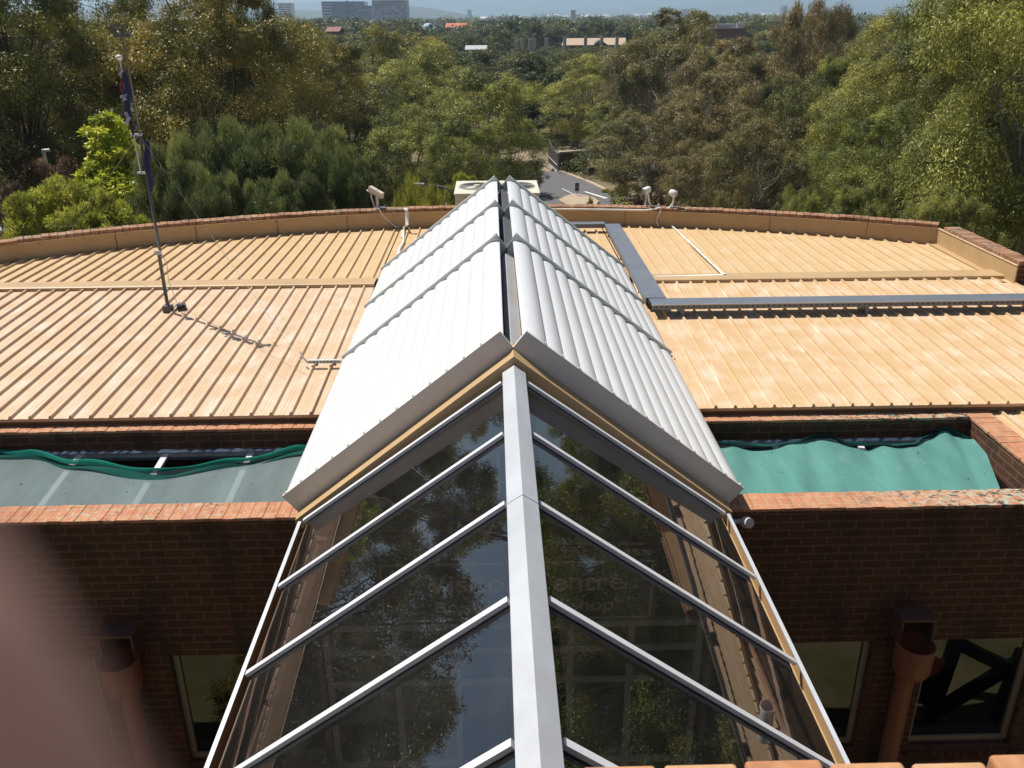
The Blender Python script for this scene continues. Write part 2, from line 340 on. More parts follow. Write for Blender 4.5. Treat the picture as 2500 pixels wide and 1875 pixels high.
g.prism([(x, y, zr) for x, y in isl], (0, 0, 0.14)); struct('traffic_island', g, simple('sandy island fill', (0.40, 0.315, 0.23), 0.9, 0, 0.15, 1.5))
g = MB()
for q in ([(6.75, 65.2), (6.9, 65.3), (8.25, 62.6), (8.0, 62.5)], [(3.3, 62.6), (4.0, 63.3), (4.05, 63.15), (3.4, 62.4)], [(5.2, 66.6), (5.28, 66.6), (5.9, 64.4), (5.82, 64.4)]):
    g.add([(x, y, zr+.026) for x, y in q], [(0, 1, 2, 3)])
struct('road_marking', g, simple('white road paint', (0.72, 0.72, 0.70), 0.8, 0, 0.1, 3))

# hills on the horizon
def ridge(name, y, x0, x1, base, fn, m, depth):
    g = MB(); n_ = 90; vs = []
    for i in range(n_+1):
        x = x0+(x1-x0)*i/n_; h = max(0.5, fn(i/n_))
        vs += [(x, y-depth, base-30), (x, y-depth*.35, base+h*.55), (x, y, base+h), (x, y+depth, base-30)]
    g.add(vs, [(4*i+k, 4*i+4+k, 4*i+5+k, 4*i+1+k) for i in range(n_) for k in range(3)]); struct(name, g, m, True)
def hnoise(seed):
    r = random.Random(seed); c = [(r.uniform(2, 30), r.uniform(0, 6.28), r.uniform(.3, 1)) for _ in range(9)]
    return lambda t: sum(a/(f**.7)*math.sin(f*t+p) for f, p, a in c)
m_hill = simple('wooded hillside', (0.065, 0.075, 0.045), 0.95, 0, 0.4, 0.012)
m_hill2 = simple('far blue ranges', (0.09, 0.10, 0.075), 0.95, 0, 0.4, 0.003)
hn = hnoise(3); ridge('near_hill', 3600, -2600, 200, -10, lambda t: 88*math.exp(-((t-.50)/.16)**2)+52*math.exp(-((t-.80)/.10)**2)+hn(t)*5, m_hill, 700)
hn2 = hnoise(8); ridge('far_range', 9000, -7000, 7500, 20, lambda t: 118+50*math.exp(-((t-.52)/.12)**2)+26*math.exp(-((t-.70)/.05)**2)+hn2(t)*16, m_hill2, 1200)
hn3 = hnoise(12); ridge('middle_range', 6600, 300, 6500, 5, lambda t: 40+60*math.exp(-((t-.30)/.16)**2)+hn3(t)*11, m_hill2, 800)

# ------------------------------------------------------------------ the visitor building
XR = 0.145
vc = thing('visitor_centre', (XR, 12, -8), 'low brown brick building with tan ribbed steel roof behind the curved brick parapet', 'building')
WY = 6.70                                                         # front wall face
CT = -4.065                                                       # top of the coping
wins = [(-5.35, -3.86), (-3.15, -1.72), (2.02, 3.61), (4.16, 5.22), (5.75, 7.2), (-7.2, -5.8)]
w = MB()
w.box(-12, -1.72, WY, WY+.24, -5.57, CT-.03); w.box(2.02, 12, WY, WY+.24, -5.57, CT-.03)
w.box(-12, -1.72, WY, WY+.24, -8, -6.93); w.box(2.02, 12, WY, WY+.24, -8, -6.93)
edges = [-12]+[e for a in sorted(wins) for e in a]+[12]
for a, b in zip(edges[::2], edges[1::2]):
    if b-a > 0.05 and not (a < -1 < b): w.box(a, b, WY, WY+.24, -6.93, -5.57)
w.box(-1.72, 2.02, WY+.02, WY+.24, -4.60, -4.0)                   # lintel over the entrance
w.box(-12, -1.95, 8.54, 8.77, -4.75, CT-.03); w.box(2.2, 5.44, 8.54, 8.77, -4.75, CT-.03)   # rear side of the roof wells
w.box(5.20, 5.44, WY+.24, 8.54, -4.75, CT-.03)
w.box(-12, -11.8, WY+.24, 14, -8, -4.2); w.box(11.8, 12, WY+.24, 14, -8, -4.2)
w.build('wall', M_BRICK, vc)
def coping(x0, x1, y0, y1, m=None):
    """a course of flat bricks: every brick a slightly different height and edge, so the top is not one clean slab"""
    r = random.Random(int((x0+20)*100+y0*7)); g = MB(); along_x = (x1-x0) > (y1-y0)
    a0, a1 = (x0, x1) if along_x else (y0, y1); a = a0
    while a < a1-0.02:
        e = min(a+0.118, a1); dz = r.uniform(-.003, .003); o0, o1 = r.uniform(-.006, .006), r.uniform(-.004, .004)
        if along_x: g.box(a+.0015, e-.0015, y0+o0, y1+o1, CT-.032, CT+dz)
        else: g.box(x0+o0, x1+o1, a+.0015, e-.0015, CT-.032, CT+dz)
        a = e
    return g.build('coping', m or M_COPE, vc, bevel=.004)
coping(-12, -1.76, WY-.012, 6.97); coping(2.06, 5.47, WY-.012, 6.97, M_COPE_L); coping(5.47, 12, WY-.012, 6.97, M_COPE_L)
coping(-12, -1.95, 8.528, 8.78); coping(2.2, 5.19, 8.528, 8.78, M_COPE_L); coping(5.19, 5.47, 6.972, 8.78)
# windows: frame, pane, sill and the dim room behind
for k, (a, b) in enumerate(sorted(wins)):
    fr = MB(); z0, z1, y = -6.93, -5.57, WY+.07
    for q in ((a, a+.055, z0, z1), (b-.055, b, z0, z1), (a+.055, b-.055, z0, z0+.06), (a+.055, b-.055, z1-.045, z1)):
        fr.box(q[0], q[1], y, y+.06, q[2], q[3])
    wi = fr.build('window', M_FRAME, vc)
    MB().box(a+.05, b-.05, y+.025, y+.031, z0+.05, z1-.04).build('pane', M_WGLASS, wi)
    MB().box(a+.055, b-.055, y+.07, y+.16, z0+.0, z0+.06).build('inner_ledge', M_CAP, wi)
    sl = MB(); x = a-.02
    while x < b+.02:
        sl.prism([(x, WY-.035, z0-.10), (x, WY-.035, z0-.045), (x, WY+.07, z0-.004), (x, WY+.07, z0-.10)], (.076, 0, 0)); x += .084
    sl.build('sill', M_BRICK, wi)
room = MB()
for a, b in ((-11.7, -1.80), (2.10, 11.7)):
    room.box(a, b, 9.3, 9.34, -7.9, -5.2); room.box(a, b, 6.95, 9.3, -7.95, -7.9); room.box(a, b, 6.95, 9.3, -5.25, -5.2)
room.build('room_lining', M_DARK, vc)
# roof wells: sloping skylights with white bars
def wz(y): return -4.36+(y-8.5)*0.09
sk = MB(); wellx = [(-11.8, -2.0), (2.24, 5.19)]
for a, b in wellx:
    sk.prism([(a, 6.96, wz(6.96)-.008), (a, 6.96, wz(6.96)), (a, 8.50, wz(8.5)), (a, 8.50, wz(8.5)-.008)][::-1], (b-a, 0, 0))
skl = sk.build('skylight', M_SKGL, vc)
for x in [-8.35, -7.41, -6.47, -5.5, -4.53, -3.60, -2.68, 3.05, 3.98, 4.9]:
    MB().prism([(x-.032, 6.97, wz(6.97)+.002), (x-.032, 6.97, wz(6.97)+.022), (x-.032, 8.47, wz(8.47)+.022), (x-.032, 8.47, wz(8.47)+.002)], (.064, 0, 0)).build('glazing_bar', M_WHITE, skl)
fb = MB(); r = random.Random(5)
for a, b in wellx:
    fb.box(a, b, 8.47, 8.50, wz(8.5)-.01, wz(8.5)+.035)
    n_ = int((b-a)/.05); p = []                                    # crumpled foil strip along the top of the glass
    for i in range(n_+1):
        p.append([(a+i*(b-a)/n_, 8.50+r.uniform(-.008, .012), wz(8.5)+.028+r.uniform(-.008, .010)), (a+i*(b-a)/n_, 8.535, wz(8.5)+.05+r.uniform(-.01, .01))])
    fb.add([q for s_ in p for q in s_], [(2*i, 2*i+2, 2*i+3, 2*i+1) for i in range(n_)])
fb.build('flashing', simple('crumpled foil flashing', (0.62, 0.61, 0.62), 0.25, 0.7, 0.2, 20), vc)
MB().box(-11.8, -2.0, 6.96, 8.5, -5.2, -5.15).box(2.24, 5.19, 6.96, 8.5, -5.2, -5.15).build('well_floor', M_DARK, vc)

# ribbed roof sheets
PITCH_R = 0.2165
def sheet(name, x0, x1, ph, y0f, y1f, zf, m, micro=True):
    prof = []                                                      # (x, height) across one sheet
    k0, k1 = math.floor((x0-ph)/PITCH_R), math.ceil((x1-ph)/PITCH_R)
    for k in range(k0, k1+1):
        c = ph+k*PITCH_R
        for dx, h in ((-.032, 0), (-.021, .004), (-.015, .013), (-.011, .035), (.009, .036), (.013, .013), (.019, .004), (.030, 0), (.078, 0), (.082, .0022), (.094, .0022), (.098, 0), (.118, 0), (.122, .0022), (.134, .0022), (.138, 0)):
            x = c+dx
            if x0 <= x <= x1: prof.append((x, h))
    prof = [(x0, 0)]+prof+[(x1, 0)]; vs, f, n_ = [], [], len(prof); seg = 6
    for x, h in prof:
        a, b = y0f(x), y1f(x)
        for s in range(seg+1):
            y = a+(b-a)*s/seg; vs.append((x, y, zf(y)+h))
    for i in range(n_-1):
        for s in range(seg): f.append((i*(seg+1)+s, (i+1)*(seg+1)+s, (i+1)*(seg+1)+s+1, i*(seg+1)+s+1))
    g = MB().add(vs, f)
    vs2 = []                                                       # turned-down pan ends at the eave
    for x, h in prof: vs2 += [(x, y0f(x), zf(y0f(x))+h), (x, y0f(x)+.004, zf(y0f(x))+min(0, h)-.035)]
    g.add(vs2, [(2*i, 2*i+1, 2*i+3, 2*i+2) for i in range(n_-1)])
    return g.build(name, m, vc)
EY, EZ, MY, MZ = 8.66, -3.972, 13.15, -3.842
zfront = lambda y: EZ+(y-EY)*(MZ-EZ)/(MY-EY)
def arc_y(x): return 17.45-(x-XR)**2/31.0-((x-XR)**4)/60000
zrear = lambda y: -3.853-(y-13.4)*.004
sheet('roof_sheet', -14, XR-2.02, -5.27, lambda x: EY, lambda x: 13.16, zfront, M_TAN_LEFT)
sheet('roof_sheet', XR+2.02, 14, 2.41, lambda x: EY, lambda x: 13.16, zfront, M_TAN_FRONT)
clipx = lambda x: max(13.6, arc_y(x)-.03)
sheet('roof_sheet', -8.32, XR-2.02, -5.21, lambda x: 13.5, clipx, zrear, M_TAN)
sheet('roof_sheet', XR+2.02, 7.98, 2.47, lambda x: 13.5, clipx, zrear, M_TAN)
sheet('roof_sheet', XR-2.0, XR+2.0, -1.9, lambda x: 14.22, clipx, zrear, M_TAN)
sheet('roof_sheet', -14, -8.34, -8.40, lambda x: 13.5, lambda x: 14.9, zrear, M_TAN)
sheet('roof_sheet', 5.49, 12, 5.60, lambda x: 6.99, lambda x: 9.2, lambda y: -4.12+(y-7)*.02, M_TAN_FRONT)
ev = MB()                                                          # dark undersides and eave fascia
for a, b in ((-14, XR-2.02), (XR+2.02, 14)):
    ev.box(a, b, EY+.03, EY+.05, -4.14, EZ-.02); ev.box(a, b, EY+.05, 13.1, -4.16, -4.14)
ev.build('eave_fascia', M_BROWN, vc)
fl = MB()
for a, b in ((-14, XR-2.02), (XR+2.02, 14)):
    fl.prism([(a, 13.10, -3.845), (a, 13.10, -3.795), (a, 13.13, -3.785), (a, 13.46, -3.795), (a, 13.62, -3.838), (a, 13.62, -3.845), (a, 13.46, -3.81), (a, 13.14, -3.81), (a, 13.12, -3.845)], (b-a, 0, 0))
fl.build('ridge_flashing', M_TANF, vc)
# curved rear parapet
def arc_pts(n_=64, d=0.0, xa=-8.30, xb=8.02):
    out = []
    for i in range(n_+1):
        x = xa+(xb-xa)*i/n_; e = 1e-3; t = Vector((e, arc_y(x+e)-arc_y(x), 0)).normalized(); nn = Vector((-t.y, t.x, 0))
        out.append(Vector((x, arc_y(x), 0))+nn*d)
    return out
def arc_strip(d0, d1, z0, z1, pts=None):
    A, B = arc_pts(d=d0), arc_pts(d=d1); g = MB(); n_ = len(A); vs = []
    for p, q in zip(A, B): vs += [(p.x, p.y, z0), (p.x, p.y, z1), (q.x, q.y, z1), (q.x, q.y, z0)]
    f = []
    for i in range(n_-1):
        for k in range(4): f.append((4*i+k, 4*i+(k+1) % 4, 4*i+4+(k+1) % 4, 4*i+4+k))
    return g.add(vs, f+[(0, 1, 2, 3), tuple(4*(n_-1)+k for k in (3, 2, 1, 0))])
pf = arc_strip(0, .02, -3.90, -3.555)
pf.box(8.02, 8.04, 12.82, arc_y(8.02)-.0, -3.90, -3.555); pf.prism([(-8.30, 15.06, -3.9), (-8.32, 15.08, -3.9), (-8.9, 14.62, -3.9), (-8.88, 14.60, -3.9)], (0, 0, .345))
pf.prism([(8.02, 12.9, -3.87), (7.86, 12.9, -3.83), (7.86, 15.3, -3.83), (8.02, 15.3, -3.78), (8.02, 12.9, -3.78)][:3]+[(8.02, 15.35, -3.84)], (0, 0, .012))
par = pf.build('parapet_flashing', M_TANF, vc)
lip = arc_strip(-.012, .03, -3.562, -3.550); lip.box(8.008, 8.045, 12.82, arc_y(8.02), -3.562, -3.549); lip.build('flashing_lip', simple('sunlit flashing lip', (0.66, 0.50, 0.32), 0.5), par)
M_JOINT = simple('dark flashing joint', (0.22, 0.14, 0.08), 0.6)
for x in (-6.9, -5.62, -4.2, -2.9, 2.62, 5.32, 6.95):
    MB().box(x, x+.016, arc_y(x)-.006, arc_y(x)+.0, -3.86, -3.565).build('joint', M_JOINT, par)
for i in range(26):
    x = -8+i*.63
    if abs(x-XR) > 2.2: MB().box(x, x+.02, arc_y(x)-.005, arc_y(x), -3.60, -3.585).build('rivet', M_JOINT, par)
r = random.Random(9); cb = MB()
A, B = arc_pts(138, .0), arc_pts(138, .25)                         # parapet coping: one brick per step of the arc
for i in range(138):
    dz, j = r.uniform(-.006, .006), r.uniform(-.012, .006); a, b, c, d = A[i], A[i+1], B[i+1], B[i]
    q = [a.lerp(b, .03), b.lerp(a, .03), c.lerp(d, .03), d.lerp(c, .03)]
    cb.prism([(p.x, p.y+(j if k < 2 else 0), -3.548) for k, p in enumerate(q)], (0, 0, .062+dz))
cb.build('coping', M_COPE_OLD, vc, bevel=.005); cb = MB()
y = 12.80
while y < 15.2: cb.box(8.03, 8.30+r.uniform(-.006, .006), y+.003, y+.112, -3.548, -3.488+r.uniform(-.005, .005)); y += .115
cb.build('coping', M_COPE_OLD, vc, bevel=.005); cb = MB()
for i in range(6): cb.obox((-8.36-.1*i, 15.09-.075*i, -3.518), (.049, .036, 0), (-.073, .1, 0), (0, 0, .03))
cb.build('coping', M_COPE_OLD, vc, bevel=.005)
pw = arc_strip(.03, .24, -8.0, -3.55); pw.box(8.045, 8.28, 12.82, 15.3, -8, -3.55); pw.prism([(-8.32, 15.1, -8), (-8.45, 15.28, -8), (-9.05, 14.8, -8), (-8.92, 14.62, -8)], (0, 0, 4.44))
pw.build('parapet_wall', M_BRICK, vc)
MB().box(-14, 14, 8.9, 15, -4.3, -4.2).build('ceiling', M_DARK, vc)
# rainwater heads on the front wall
for X in (-3.52, 3.90):
    h = MB(); h.lathe([(.150, -5.76), (.168, -5.72), (.178, -5.43), (.165, -5.43), (.150, -5.70), (.0, -5.72)], (X, 6.49, 0), 24)
    hd = h.build('rainwater_head', M_TERRA, vc, smooth=False)
    s = MB(); s.box(X-.16, X-.14, 6.50, WY, -5.46, -5.20); s.box(X+.14, X+.16, 6.50, WY, -5.46, -5.20); s.box(X-.16, X+.16, 6.50, WY, -5.20, -5.175)
    s.box(X-.14, X+.14, 6.66, WY-.001, -5.46, -5.2); s.build('spout', simple('dark spout steel', (0.11, 0.05, 0.035), 0.6), hd)
    MB().tube([(X, 6.52, -5.70), (X, 6.55, -5.9), (X, 6.56, -8.0)], .088, 18).build('downpipe', M_TERRA, hd, smooth=True)
wlamp = MB().tube([(2.05, 6.60, -4.135), (2.16, 6.60, -4.135)], .02, 10); wl_ = wlamp.build('wall_spout', M_PVCG, vc, smooth=True)
MB().lathe([(.0, -.03), (.046, -.03), (.052, 0), (.046, .05), (0, .055)], (2.20, 6.59, -4.14), 18, (.35, -.8, .35)).build('cap', M_PVCG, wl_)

# entrance under the gable, seen dimly through the glass roof
en = thing('entrance_doors', (XR, 6.74, -7.9), 'glazed entrance doors with pale frames seen dimly through the tinted glass roof', 'doors')
MB().box(-1.70, 2.0, 6.80, 6.84, -7.9, -4.62).build('back_panel', M_DARK, en)
d = MB()
for x in (-1.66, -1.0, -.42, .13, .68, 1.26, 1.92): d.box(x-.03, x+.03, 6.73, 6.79, -7.9, -5.30)
for z in (-5.33, -5.62, -6.0, -7.05, -7.85): d.box(-1.63, 1.89, 6.735, 6.785, z-.035, z+.035)
d.build('door_frame', M_WHITE, en)
MB().box(-1.6, 1.86, 6.755, 6.761, -7.8, -5.4).build('pane', M_WGLASS, en)
sg = thing('entrance_sign', (.165, 6.70, -5.25), 'framed visitor centre sign with pale serif letters, dim behind the dark roof glass', 'sign')
MB().box(-1.12, 1.45, 6.695, 6.715, -5.245, -4.57).build('board', M_SIGN, sg)
b = MB()
for q in ((-1.09, 1.42, -4.60, -4.585), (-1.09, 1.42, -5.225, -5.21), (-1.09, -1.075, -5.21, -4.60), (1.405, 1.42, -5.21, -4.60)): b.box(q[0], q[1], 6.688, 6.695, q[2], q[3])
b.build('border', M_LETTER, sg)
def lettering(text, x, z, size, width):
    """letters from Blender's own font, stretched to the width they have on the board"""
    cu = bpy.data.curves.new('lettering', 'FONT'); cu.body = text; cu.size = size; cu.extrude = .002; cu.align_x = 'CENTER'; cu.offset = .002
    o = bpy.data.objects.new('tmp', cu); COL.objects.link(o); bpy.context.view_layer.update()
    me = bpy.data.meshes.new_from_object(o.evaluated_get(bpy.context.evaluated_depsgraph_get())); w0 = o.dimensions.x
    bpy.data.objects.remove(o); k = width/w0
    me.transform(Matrix(((k, 0, 0, 0), (0, 0, -1, 0), (0, 1, 0, 0), (0, 0, 0, 1)))); me.materials.clear(); me.materials.append(M_LETTER)
    ob = bpy.data.objects.new('lettering', me); COL.objects.link(ob); ob.parent = sg; ob.location = Vector((x, 6.690, z))-sg.location
    return ob
lettering('Visitor Centre', .25, -4.90, .285, 1.82); lettering('Botanical Bookshop', .23, -5.125, .175, 1.66)

# ------------------------------------------------------------------ the glazed gable roof over the walkway
gs = thing('glazed_gable_roof', (XR, 3.5, -8), 'long gabled roof of dark tinted glass with silver bars and pale ridge capping over the walkway', 'glass roof')
RZ, EVX, EVZ = -2.64, 1.755, -3.925                               # glass apex, eave offset and height
bars_y = [6.42, 5.49, 4.54, 3.60, 2.665, 1.73, 0.80]
def slope(s, d, n_=0.0):                                          # a point on the slope: d metres out, n_ above the glass
    a = math.atan2(RZ-EVZ, EVX); return (XR+s*(d+n_*math.sin(a)), RZ-(RZ-EVZ)*d/EVX+n_*math.cos(a))
for s in (-1, 1):
    for a, b in zip(bars_y, bars_y[1:]):
        p = [slope(s, .05), slope(s, EVX), slope(s, EVX, -.008), slope(s, .05, -.008)][::s]
        MB().prism([(x, b+.016, z) for x, z in p], (0, a-b-.032, 0)).build('glass_pane', M_GLASS, gs)
    for k, y in enumerate(bars_y):
        p = [slope(s, .09, .004), slope(s, EVX+.035, .004), slope(s, EVX+.035, .030), slope(s, .09, .030)]
        bar = MB().prism([(x, y-.021, z) for x, z in p], (0, .042, 0)).build('glazing_bar', M_MULL, gs)
        p = [slope(s, .09, -.05), slope(s, EVX, -.05), slope(s, EVX, .003), slope(s, .09, .003)]
        MB().prism([(x, y-.030, z) for x, z in p], (0, .060, 0)).build('gasket', M_BLACK, bar)
    # eave: rebate, gutter and bright outer lip
    x0, x1 = sorted((XR+s*(EVX+.005), XR+s*(EVX+.10)))
    gt = MB().box(x0, x1, .6, 6.46, -4.10, -4.085); gi = XR+s*(EVX+.005); gt.box(min(gi, gi+s*.012), max(gi, gi+s*.012), .6, 6.46, -4.085, -3.955)
    go = XR+s*(EVX+.085); gt.box(min(go, go+s*.012), max(go, go+s*.012), .6, 6.46, -4.085, -3.985)
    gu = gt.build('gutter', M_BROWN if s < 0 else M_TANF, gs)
    lx = XR+s*(EVX+.080); MB().box(min(lx, lx+s*.028), max(lx, lx+s*.028), .6, 6.47, -3.984, -3.972).build('gutter_lip', M_CAP, gu)
    bx = XR+s*(EVX-.08); MB().box(bx-.06, bx+.06, .7, 6.6, -4.32, -4.11).build('eave_beam', M_BROWN, gs)
    for y in (1.2, 3.9): MB().box(bx-.05, bx+.05, y-.05, y+.05, -7.9, -4.32).build('post', M_BROWN, gs)
# ridge capping in lapped lengths
for a, b, dz in ((.5, 3.285, .004), (3.255, 4.475, .0), (4.445, 6.50, .004)):
    c = MB(); w_, hh = .093, .064
    c.prism([(XR-w_, a, RZ-.012+dz), (XR-w_, a, RZ+dz), (XR, a, RZ+hh+dz), (XR+w_, a, RZ+dz), (XR+w_, a, RZ-.012+dz), (XR, a, RZ+hh-.014+dz)], (0, b-a, 0))
    c.build('ridge_cap', M_CAP, gs)
# tan gable beam where the glass meets the building
gb = MB(); BZ = -2.505; sl_ = .782
for s in (-1, 1):
    p = [(XR, BZ), (XR+s*1.90, BZ-1.90*sl_), (XR+s*1.90, BZ-1.90*sl_-.125), (XR, BZ-.125)]
    gb.prism([(x, 6.52, z) for x, z in p], (0, .33, 0))
gb.build('gable_beam', M_TANF, gs)
# the continuation under the louvres: dark glass and grey capping
rg = MB()
for s in (-1, 1):
    p = [(XR+s*.07, -2.60), (XR+s*1.80, -2.60-1.73*sl_), (XR+s*1.80, -2.62-1.73*sl_), (XR+s*.07, -2.62)]
    rg.prism([(x, 6.86, z) for x, z in p], (0, 7.25, 0))
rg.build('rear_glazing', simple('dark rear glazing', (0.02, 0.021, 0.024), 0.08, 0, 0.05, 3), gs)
for a, b in ((6.86, 10.0), (9.98, 12.1), (12.08, 14.15)):
    z0 = -2.60; c = MB().prism([(XR-.065, a, z0-.03), (XR-.06, a, z0), (XR-.01, a, z0+.055), (XR+.085, a, z0), (XR+.09, a, z0-.03)], (0, b-a, 0)); c.build('ridge_cap', M_GALV if a > 7 else M_CAP, gs)
MB().box(XR+.093, XR+.112, 6.9, 14.1, -2.66, -2.575).build('timber_batten', simple('weathered orange timber', (0.36, 0.22, 0.11), 0.8, 0, 0.3, 9), gs)
sb = MB(); sb.box(XR-1.98, XR-1.80, 6.86, 14.1, -4.7, -3.99); sb.box(XR+1.80, XR+1.98, 6.86, 14.1, -4.7, -3.99)
sb.prism([(XR-1.8, 14.10, -4.3), (XR+1.8, 14.10, -4.3), (XR+1.8, 14.10, -3.96), (XR, 14.10, -2.63), (XR-1.8, 14.10, -3.96)], (0, .03, 0)); sb.build('upstand', M_TANF, gs)

# ------------------------------------------------------------------ white louvre sunshade
ls = thing('louvre_sunshade', (XR, 10.4, -3.9), 'white aluminium louvre sunshade of long curved blades pitched over the ridge of the roof', 'sunshade')
LG, LE, LT, LB = .114, 2.004, -2.396, -3.868; NB = 13
la = math.atan2(LT-LB, LE-LG); LL = math.hypot(LE-LG, LT-LB); bp = LL/NB
def lp(s, t, n_): return (XR+s*(LG+t*math.cos(la)+n_*math.sin(la)), LT-t*math.sin(la)+n_*math.cos(la))
bays = [(6.74, 10.06), (10.15, 12.11), (12.20, 14.15)]
clip_me = None
for s in (-1, 1):
    for bi, (y0, y1) in enumerate(bays):
        g = MB()
        for k in range(NB):
            t0 = k*bp; top, bot = [], []
            for j in range(9):
                u = j/8; t = t0-.012+u*(bp+.026)
                h = -.037+.058*math.sin(math.pi*.69*u**.85)
                top.append((t, h)); bot.append((t, h-.008 if j < 8 else h-.036))
            poly = [lp(s, t, h) for t, h in top]+[lp(s, t, h) for t, h in bot[::-1]]
            g.prism([(x, y0, z) for x, z in poly], (0, y1-y0, 0))
        pn = g.build('louvre_panel', M_WHITE, ls)
        # rails across the ends of the blades
        def rail(yy, d, lo, hi, m, nm, pa):
            p = [lp(s, -.03, lo), lp(s, LL+.02, lo), lp(s, LL+.02, hi), lp(s, -.03, hi)]
            return MB().prism([(x, yy, z) for x, z in p], (0, d, 0)).build(nm, m, pa)
        if bi == 0: rail(6.700, .03, -.19, .030, M_FASC, 'fascia', ls)
        rail(y1+.012, .012, -.17, .052, M_RAIL, 'rail', pn)
        rail(y1+.024, .045, .040, .050, M_RAIL, 'rail', pn)
        gw = MB(); p = [lp(s, -.03, -.20), lp(s, .10, -.20), lp(s, .02, .055), lp(s, -.035, .055)]; gw.prism([(x, y1+.07, z) for x, z in p], (0, .008, 0)); gw.build('gusset', M_RAIL, pn)
        for k in range(NB):
            yy = 6.735 if bi == 0 else y0+.015
            t = (k+1)*bp-.012; x, z = lp(s, t, .028)
            ax, az_ = lp(s, t+.012, .028); dv = Vector((ax-x, 0, az_-z)); nv = Vector((s*math.sin(la), 0, math.cos(la)))
            MB().obox((x, yy, z), dv*.35, (0, .022, 0), nv*.010).obox(Vector((x, yy-.018, z))-dv*1.0, dv*.9, (0, .004, 0), nv*.008).build('clip', M_RAIL, pn)

# ------------------------------------------------------------------ things on the roof
WIRE = simple('thin steel wire', (0.30, 0.29, 0.27), 0.5, 0.4, 0.1, 9)
# shade netting over the roof wells
def net_mat(name, col, see, spots=True):
    m = bpy.data.materials.new(name); m.use_nodes = True; n = m.node_tree.nodes; l = m.node_tree.links; n.clear()
    o = n.new('ShaderNodeOutputMaterial'); d = n.new('ShaderNodeBsdfDiffuse'); t = n.new('ShaderNodeBsdfTransparent'); tl = n.new('ShaderNodeBsdfTranslucent')
    fold = noise(n, l, pos(n, l, (2.2, .55, 1)), 1.4, 4, .6, .3, .7)
    c = mixc(n, l, fold, tuple(x*.82 for x in col), tuple(min(1, x*1.14) for x in col))
    if spots:
        c = mixc(n, l, noise(n, l, pos(n, l, (1, 1.4, 1)), 13, 2, .5, .735, .75), c, (.02, .05, .05))
        c = mixc(n, l, mul(n, l, noise(n, l, pos(n, l), 5, 6, .75, .55, .75), .3), c, (.45, .5, .46))
    l.new(c, d.inputs[0]); l.new(c, tl.inputs[0])
    a = n.new('ShaderNodeMixShader'); a.inputs[0].default_value = .25; l.new(d.outputs[0], a.inputs[1]); l.new(tl.outputs[0], a.inputs[2])
    b = n.new('ShaderNodeMixShader'); b.inputs[0].default_value = see; l.new(a.outputs[0], b.inputs[1]); l.new(t.outputs[0], b.inputs[2])
    l.new(b.outputs[0], o.inputs['Surface']); return m
M_NETL = net_mat('faded thin shade net', (.255, .33, .33), .30); M_NETR = net_mat('green shade net', (.135, .335, .30), .05)
M_NETH = net_mat('doubled green net hem', (.02, .20, .15), .05, False); M_NETD = net_mat('dark net fold', (.02, .10, .085), .05, False)
def interp(tab, x):
    for (a, p), (b, q) in zip(tab, tab[1:]):
        if x <= b: t = max(0, (x-a)/(b-a)); t = t*t*(3-2*t); return p+(q-p)*t
    return tab[-1][1]
back_l = [(-9.5, 8.3), (-7.4, 8.25), (-5.50, 8.52), (-5.05, 8.48), (-4.44, 8.28), (-3.5, 8.07), (-2.75, 8.24), (-2.05, 8.50)]
def netl(u, v, d=0.0):
    x = -9.5+7.47*u; yb = interp(back_l, x)+d; y = 6.975+(yb-6.975)*v
    z = wz(y)+.045+.035*math.sin(x*1.9+v)*v*(1-v)*2+.02*math.sin(x*7)*v*(1-v)+(.03 if v > .98 else 0)
    return (x, y, z)
nl = thing('shade_net', (-5.7, 7.5, -4.4), 'faded blue green shade net sagging over the left roof skylight, white bars showing through', 'shade net')
MB().grid(lambda u, v: netl(u, v), 90, 14).build('net', M_NETL, nl, True)
def hem(u, v):
    x = -9.5+7.47*u; yb = interp(back_l, x); wv = .055+.02*math.sin(x*2.3); y = yb-.02+wv*(v-.5)
    return (x, y, wz(y)+.085+.035*math.sin(math.pi*v)+.01*math.sin(x*9+v*3))
MB().grid(hem, 110, 5).build('hem', M_NETH, nl, True)
def hem2(u, v):
    x = -9.5+7.47*u; yb = interp(back_l, x); y = yb-.045-.06*v*(1+.35*math.sin(x*3.1+1)); return (x, y, wz(y)+.075-.02*v+.012*math.sin(x*6+2*v))
MB().grid(hem2, 110, 4).build('fold', M_NETD, nl, True)
back_r = [(2.24, 8.47), (2.5, 8.41), (2.9, 8.34), (3.2, 8.38), (3.50, 8.49), (3.62, 8.49), (3.85, 8.38), (4.0, 8.33), (4.15, 8.35), (4.28, 8.29), (4.5, 8.33), (4.7, 8.44), (4.93, 8.51), (5.0, 8.51), (5.1, 8.40), (5.18, 8.36)]
peak_r = [(2.24, 0), (3.2, .0), (3.55, .035), (3.9, 0), (4.55, .0), (4.78, .03), (4.93, .09), (5.05, .05), (5.18, .04)]
def netr(u, v):
    xr = 5.175-.30*max(0, 1-v*1.25); x = 2.24+(xr-2.24)*u; yb = interp(back_r, 2.24+2.94*u); y = 6.975+(yb-6.975)*v
    f = -.018*abs(math.sin(x*4.1-v*1.7+.6))**.5*(.4+.6*v)+.024*math.sin(x*5.2-v*2.6)+.016*math.sin(x*11.3-v*3.7+1)+.010*math.sin(x*19-v*5+2)
    z = wz(y)+.06+f*(.35+.65*v)*(1-.3*v)+interp(peak_r, 2.24+2.94*u)*v**2.2
    z += max(0, u-.90)/.10*.05*(.2+.8*v)
    return (x, y, z)
nr = thing('shade_net', (3.7, 7.6, -4.4), 'bright teal green shade net with peaked corners over the right roof well', 'shade net')
